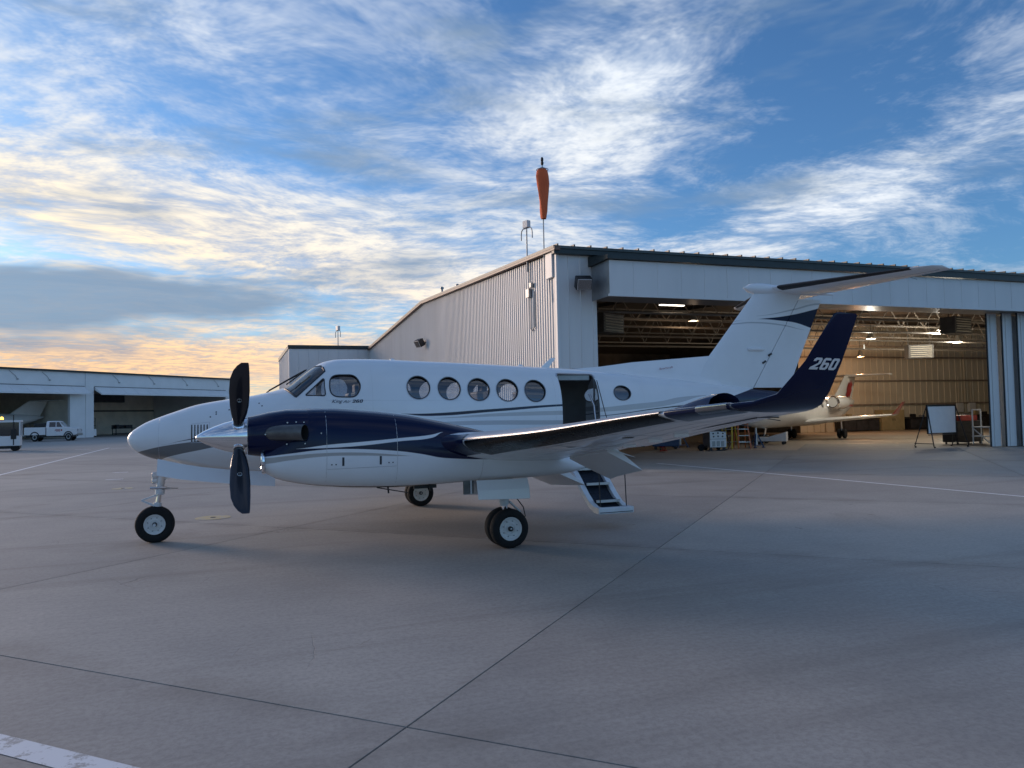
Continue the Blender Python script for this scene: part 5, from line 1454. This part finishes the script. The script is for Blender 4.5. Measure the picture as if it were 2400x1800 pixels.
for sg in (-1, 1):
    if sg > 0: pass
    MB().bar((4.53, sg*.035, .695), (4.74, sg*.012, .625), .022, .02).build('torque_link', M_STRUT, ng)
    MB().bar((4.74, sg*.012, .625), (4.55, sg*.035, .53), .022, .022).build('torque_link', M_STRUT, ng)
    if sg < 0: MB().loft([[(4.55, sg*.055, .52), (4.49, sg*.055, .52), (4.49, sg*.085, .52), (4.55, sg*.085, .52)], [(4.56, sg*.10, .42), (4.51, sg*.10, .42), (4.51, sg*.12, .42), (4.56, sg*.12, .42)], [(4.59, sg*.105, .24), (4.53, sg*.105, .24), (4.53, sg*.125, .24), (4.59, sg*.125, .24)]]).build('fork', M_STRUT, ng, smooth=True)
MB().box((4.53, -.03, .555), (.08, .15, .03)).build('fork_crown', M_STRUT, ng, bevel=.01)
MB().tube([(4.56, -.13, .262), (4.56, .13, .262)], .022, 10).build('axle', M_STRUT, ng)
wheel(ng, (4.56, 0, .266), .270, .150, .088)
MB().box((4.44, .06, 1.26), (.07, .05, .16)).build('taxi_light_bracket', M_STRUT, ng, bevel=.01)
for dz, r_ in ((.98, .055), (.90, .045)):
    lt = MB().lathe([(.02, -.05), (r_, -.03), (r_, .03), (r_*.9, .035)], (4.56, .0, dz), (1, 0, -.15), 18).build('taxi_light', M_STRUT, ng, smooth=True)
    MB().lathe([(r_*.88, .036), (r_*.5, .046), (.004, .048)], (4.56, .0, dz), (1, 0, -.15), 18).build('lens', M_LENS, lt, smooth=True)
MB().bar((4.44, 0, .92), (4.05, 0, 1.10), .05, .04).build('drag_brace', M_STRUT, ng)
for sg in (1, -1):
    zt = lambda x: f_bot(x)+.03
    pts_t = [(x, sg*.26, zt(x)) for x in (4.50, 4.2, 3.9, 3.5, 3.1, 2.87)]
    pts_b = [(x, sg*.31, z) for x, z in ((4.51, 1.0), (4.2, .93), (3.9, .885), (3.5, .83), (3.1, .785), (2.875, .765))]
    m = MB(); m.loft([[Vector(a), Vector(a)+Vector((0, sg*.012, 0)), Vector(b)+Vector((0, sg*.012, 0)), Vector(b)] for a, b in zip(pts_t, pts_b)]); m.build('nose_gear_door', M_PW, ng)
# ------------------------------------------------------------------ things in the bay
M_BLUE = mat('blue_enamel', (.02, .07, .17), .4, var=.15)
M_YELL = mat('yellow_fibreglass', (.62, .48, .05), .45, var=.1)
M_ORNG = mat('orange_fibreglass', (.50, .14, .04), .45, var=.1)
M_ALU = mat('brushed_aluminium', (.55, .56, .57), .35, metal=.7, var=.1)
M_TAN = mat('tan_enamel', (.40, .32, .17), .45, var=.1)
M_BOARD = mat('whiteboard_face', (.80, .81, .82), .2, var=.03)
M_RED = mat('red_enamel', (.45, .04, .025), .4, var=.1)
def caster(par, x, y, r=.06): MB().lathe([(r*.4, -.02), (r, -.02), (r, .02), (r*.4, .02)], (x, y, r), (0, 1, 0), 14).build('caster', M_DARK, par)
# whiteboard on an A-frame
t = thing('whiteboard', 'large whiteboard on a black wheeled frame inside the bay', 'whiteboard', (-24.72, -11.8, 0), R(2))
MB().bb((-.82, -.012, .60), (.82, .012, 1.74)).build('board', M_BOARD, t)
fr = MB(); [fr.bb(a, b) for a, b in (((-.86, -.03, 1.73), (.86, .03, 1.80)), ((-.86, -.025, .57), (.86, .025, .61)), ((-.86, -.025, .60), (-.81, .025, 1.74)), ((.81, -.025, .60), (.86, .025, 1.74)))]
fr.build('frame', M_DARK, t)
for sx in (-1, 1):
    MB().bar((sx*.84, 0, 1.78), (sx*1.02, .42, .06), .035, .035).build('leg', M_DARK, t)
    MB().bar((sx*.84, 0, 1.78), (sx*1.12, -.42, .06), .035, .035).build('leg', M_DARK, t)
    MB().bar((sx*1.02, .42, .18), (sx*1.12, -.42, .18), .03, .03).build('brace', M_DARK, t)
    for y in (.42, -.42): caster(t, sx*(1.07-.05*(y > 0)*2), y, .035)
MB().bb((-.8, -.02, .52), (.8, .10, .545)).build('pen_tray', M_DARK, t)
# ground power unit
t = thing('ground_power_unit', 'white and grey wheeled power unit under the wing tip', 'power unit', (-16.2, -15.9, 0), R(-12))
MB().bb((-.36, -.42, .14), (.36, .38, .80)).build('cabinet', M_GREYM, t, bevel=.02)
MB().bb((-.37, .38, .16), (.37, .40, .50)).build('front_panel', M_WHITE, t, bevel=.006)
MB().bb((-.37, .38, .52), (.37, .405, .84)).build('control_panel', M_WHITE, t, bevel=.006)
for k in range(3): MB().bb((-.27+k*.2, .40, .20), (-.13+k*.2, .408, .42)).build('grille', M_GREYM, t)
for x, z in ((-.22, .75), (0, .77), (.22, .75), (-.2, .62), (.0, .63), (.2, .62)): MB().lathe([(.035, 0), (.03, .02)], (x, .405, z), (0, 1, 0), 12).build('gauge', M_DARK, t)
for x in (-.3, .3): MB().lathe([(.05, -.05), (.13, -.05), (.14, 0), (.13, .05), (.05, .05)], (x, -.3, .14), (1, 0, 0), 16).build('wheel', M_TYRE, t, smooth=True)
for x in (-.3, .3): caster(t, x, .3, .07)
MB().lathe([(.05, -.06), (.14, -.06), (.15, 0), (.14, .06), (.05, .06)], (.62, .0, .15), (0, 1, 0), 16).build('wheel', M_TYRE, t, smooth=True)
MB().bar((.36, 0, .2), (.62, 0, .15), .06, .04).build('tow_arm', M_DARK, t)
MB().tube([(-.37, .1, .7), (-.55, .15, .62), (-.62, .2, .3), (-.50, .3, .06), (-.2, .42, .03), (.1, .46, .03)], .025, 8).build('power_cable', M_DARK, t, smooth=True)
# step ladders
def ladder(loc, rz, h, m, label):
    t = thing('step_ladder', label, 'ladder', loc, rz, 'step ladders under the wing')
    w0, w1, d = .28, .17, .42
    for sx in (-1, 1):
        MB().bar((sx*w0, d, 0), (sx*w1, .03, h), .07, .03).build('front_rail', m, t)
        MB().bar((sx*w0, -d, 0), (sx*w1, -.03, h), .06, .025).build('rear_rail', m, t)
    n = int(h/.29)
    for k in range(1, n+1):
        z = k*.29; f = z/h; y = d+(.03-d)*f; w = w0+(w1-w0)*f
        MB().bb((-w, y-.04, z-.015), (w, y+.04, z+.015)).build('step', M_ALU, t)
        if k % 2: MB().bb((-w, -y-.012, z-.012), (w, -y+.012, z+.012)).build('rear_brace', M_ALU, t)
    MB().bb((-w1-.03, -.12, h-.01), (w1+.03, .12, h+.05)).build('top_cap', m, t, bevel=.01)
ladder((-17.75, -17.0, 0), R(-55), 1.7, M_YELL, 'yellow step ladder beside the power unit')
ladder((-18.3, -16.8, 0), R(-20), 1.75, M_ORNG, 'orange step ladder between the yellow ladder and the blue jack')
# tripod jacks
def jack(loc, label, s=1.0):
    t = thing('tripod_jack', label, 'jack', loc, R(20), 'blue aircraft jacks on the hangar floor')
    for k in range(3):
        a = 2*PI*k/3+.4; MB().bar((.34*s*math.cos(a), .34*s*math.sin(a), .04), (.05*math.cos(a), .05*math.sin(a), .62*s), .06, .05).build('leg', M_BLUE, t)
        MB().bb((.34*s*math.cos(a)-.06, .34*s*math.sin(a)-.06, 0), (.34*s*math.cos(a)+.06, .34*s*math.sin(a)+.06, .04)).build('foot', M_BLUE, t)
        a2 = 2*PI*(k+1)/3+.4; MB().bar((.3*s*math.cos(a), .3*s*math.sin(a), .12), (.3*s*math.cos(a2), .3*s*math.sin(a2), .12), .03, .03).build('brace', M_BLUE, t)
    MB().lathe([(.075, .1), (.075, .66*s), (.05, .68*s), (.05, .9*s), (.03, .92*s)], n=16).build('cylinder', M_ALU, t, smooth=True)
    MB().bar((.08, 0, .2), (.42, .1, .45), .025, .025).build('pump_handle', M_DARK, t)
jack((-19.0, -16.7, 0), 'blue tripod jack right of the orange ladder')
jack((-16.6, -19.3, 0), 'blue tripod jack behind the power unit', 1.15)
t = thing('tool_cart', 'low blue wheeled tool cart below the wing trailing edge', 'cart', (-15.2, -18.3, 0), R(-30))
MB().bb((-.6, -.3, .14), (.6, .3, .55)).build('body', M_BLUE, t, bevel=.03)
for k in range(2): MB().bb((-.55, .30, .18+k*.18), (.55, .312, .33+k*.18)).build('drawer', M_BLUE, t, bevel=.006)
for sx in (-.45, .45):
    for sy in (-.22, .22): caster(t, sx, sy, .07)
t = thing('equipment_dolly', 'low white dolly on casters beside the jet nose wheel', 'dolly', (-21.6, -18.9, 0), R(-48))
MB().prism([Vector((0, 0, .16)), Vector((1.5, 0, .16)), Vector((1.5, 0, .36)), Vector((.9, 0, .36)), Vector((0, 0, .62))], (-.75, -.3, 0), (-.75, .3, 0)).build('deck', M_WHITE, t, bevel=.01)
for sx in (-.6, .6):
    for sy in (-.22, .22): caster(t, sx, sy, .08)
t = thing('tow_bar', 'red tow bar lying on the bay floor below the wing', 'tow bar', (-14.4, -17.2, 0), R(60))
MB().tube([(-1.7, 0, .09), (1.5, 0, .09)], .035, 8).build('bar', M_RED, t)
MB().tube([(-1.4, .16, .06), (.9, .10, .06)], .025, 8).build('bar', M_ORNG, t)
for sy in (-1, 1): MB().bar((1.45, 0, .09), (1.8, sy*.14, .09), .04, .04).build('fork', M_RED, t)
MB().tube([(-1.7, -.14, .09), (-1.7, .14, .09)], .025, 8).build('handle', M_RED, t)
for sy in (-.1, .1): MB().lathe([(.02, -.02), (.07, -.02), (.07, .02), (.02, .02)], (-.2, sy, .07), (0, 1, 0), 12).build('wheel', M_DARK, t)
# against the cream wall
t = thing('storage_cabinet', 'tall tan double-door cabinet against the cream wall', 'cabinet', (-41.9, -31.0, 0), 0)
MB().bb((-1.05, -.35, 0), (1.05, .35, 1.5)).build('carcass', M_TAN, t, bevel=.02)
for sx in (-1, 1):
    dd = MB().bb((sx*.02, .35, .06), (sx*1.03, .37, 1.46)).build('door', M_TAN, t, bevel=.01)
    MB().bb((sx*.08, .37, .7), (sx*.11, .40, .86)).build('handle', M_DARK, dd)
def bench(x, w, h, label, y=-30.9):
    t = thing('workbench', label, 'workbench', (x, y, 0), 0, 'dark benches against the cream wall')
    MB().bb((-w/2, -.4, h-.08), (w/2, .4, h)).build('top', M_DARK, t)
    MB().bb((-w/2+.05, -.3, .05), (w/2-.05, .36, h-.1)).build('cupboard', M_DARK, t, bevel=.01)
    n = max(2, int(w/.9))
    for k in range(n): MB().bb((-w/2+.1+k*(w-.2)/n, .36, .1), (-w/2+.06+(k+1)*(w-.2)/n, .375, h-.15)).build('door', M_LDARK, t)
    for k in range(n): MB().bb((-w/2+.25+k*(w-.2)/n, -.1, h), (-w/2+.55+k*(w-.2)/n, .2, h+.14+.1*(k % 3))).build('tool_box', (M_GREYM, M_DARK, M_TAN)[k % 3], t, bevel=.01)
bench(-38.8, 3.4, .92, 'dark workbench left of the tan cabinet')
bench(-45.6, 4.6, .92, 'long dark workbench right of the tan cabinet')
bench(-50.6, 4.0, .98, 'dark workbench behind the whiteboard')
for x, lab in ((-49.3, 'white electrical box on the cream wall, left of the pair'), (-50.6, 'white electrical box on the cream wall, right of the pair')):
    t = thing('electrical_box', lab, 'electrical box', (x, -31.38, 1.55), 0, 'electrical boxes on the cream wall')
    MB().bb((-.35, -.08, -.35), (.35, .12, .35)).build('case', M_WHITE, t, bevel=.01)
    MB().bb((-.3, .12, -.3), (.3, .135, .3)).build('door', M_WHITE, t)
    MB().tube([(0, 0, .35), (0, 0, 2.4)], .03, 6).build('conduit', M_CREAM, t)
# white stand and clutter by the jamb
t = thing('work_stand', 'small white rolling work stand at the right door jamb', 'stand', (-27.0, -11.6, 0), 0)
for sx in (-.25, .25):
    for sy in (-.4, .4): MB().tube([(sx, sy, .05), (sx, sy, 1.55 if sy < 0 else .8)], .03, 8).build('post', M_WHITE, t)
for z in (.8, .4): MB().bb((-.28, -.43, z-.02), (.28, .43, z+.02)).build('shelf', M_WHITE, t)
MB().bar((.25, -.4, .75), (.25, .4, .1), .035, .035).build('brace', M_WHITE, t)
MB().tube([(-.25, -.4, 1.55), (.25, -.4, 1.55)], .03, 8).build('handle', M_WHITE, t)
t = thing('tool_chest', 'black tool chest with a red top tray behind the whiteboard', 'tool chest', (-27.6, -13.2, 0), R(4))
MB().bb((-.9, -.35, .1), (.9, .35, 1.05)).build('body', M_DARK, t, bevel=.02)
for k in range(4): MB().bb((-.85, .35, .15+k*.22), (.85, .365, .33+k*.22)).build('drawer', M_DARK, t, bevel=.006)
MB().bb((-.6, -.3, 1.05), (.5, .3, 1.3)).build('top_tray', M_RED, t, bevel=.02)
for sx in (-.75, .75):
    for sy in (-.28, .28): caster(t, sx, sy, .05)
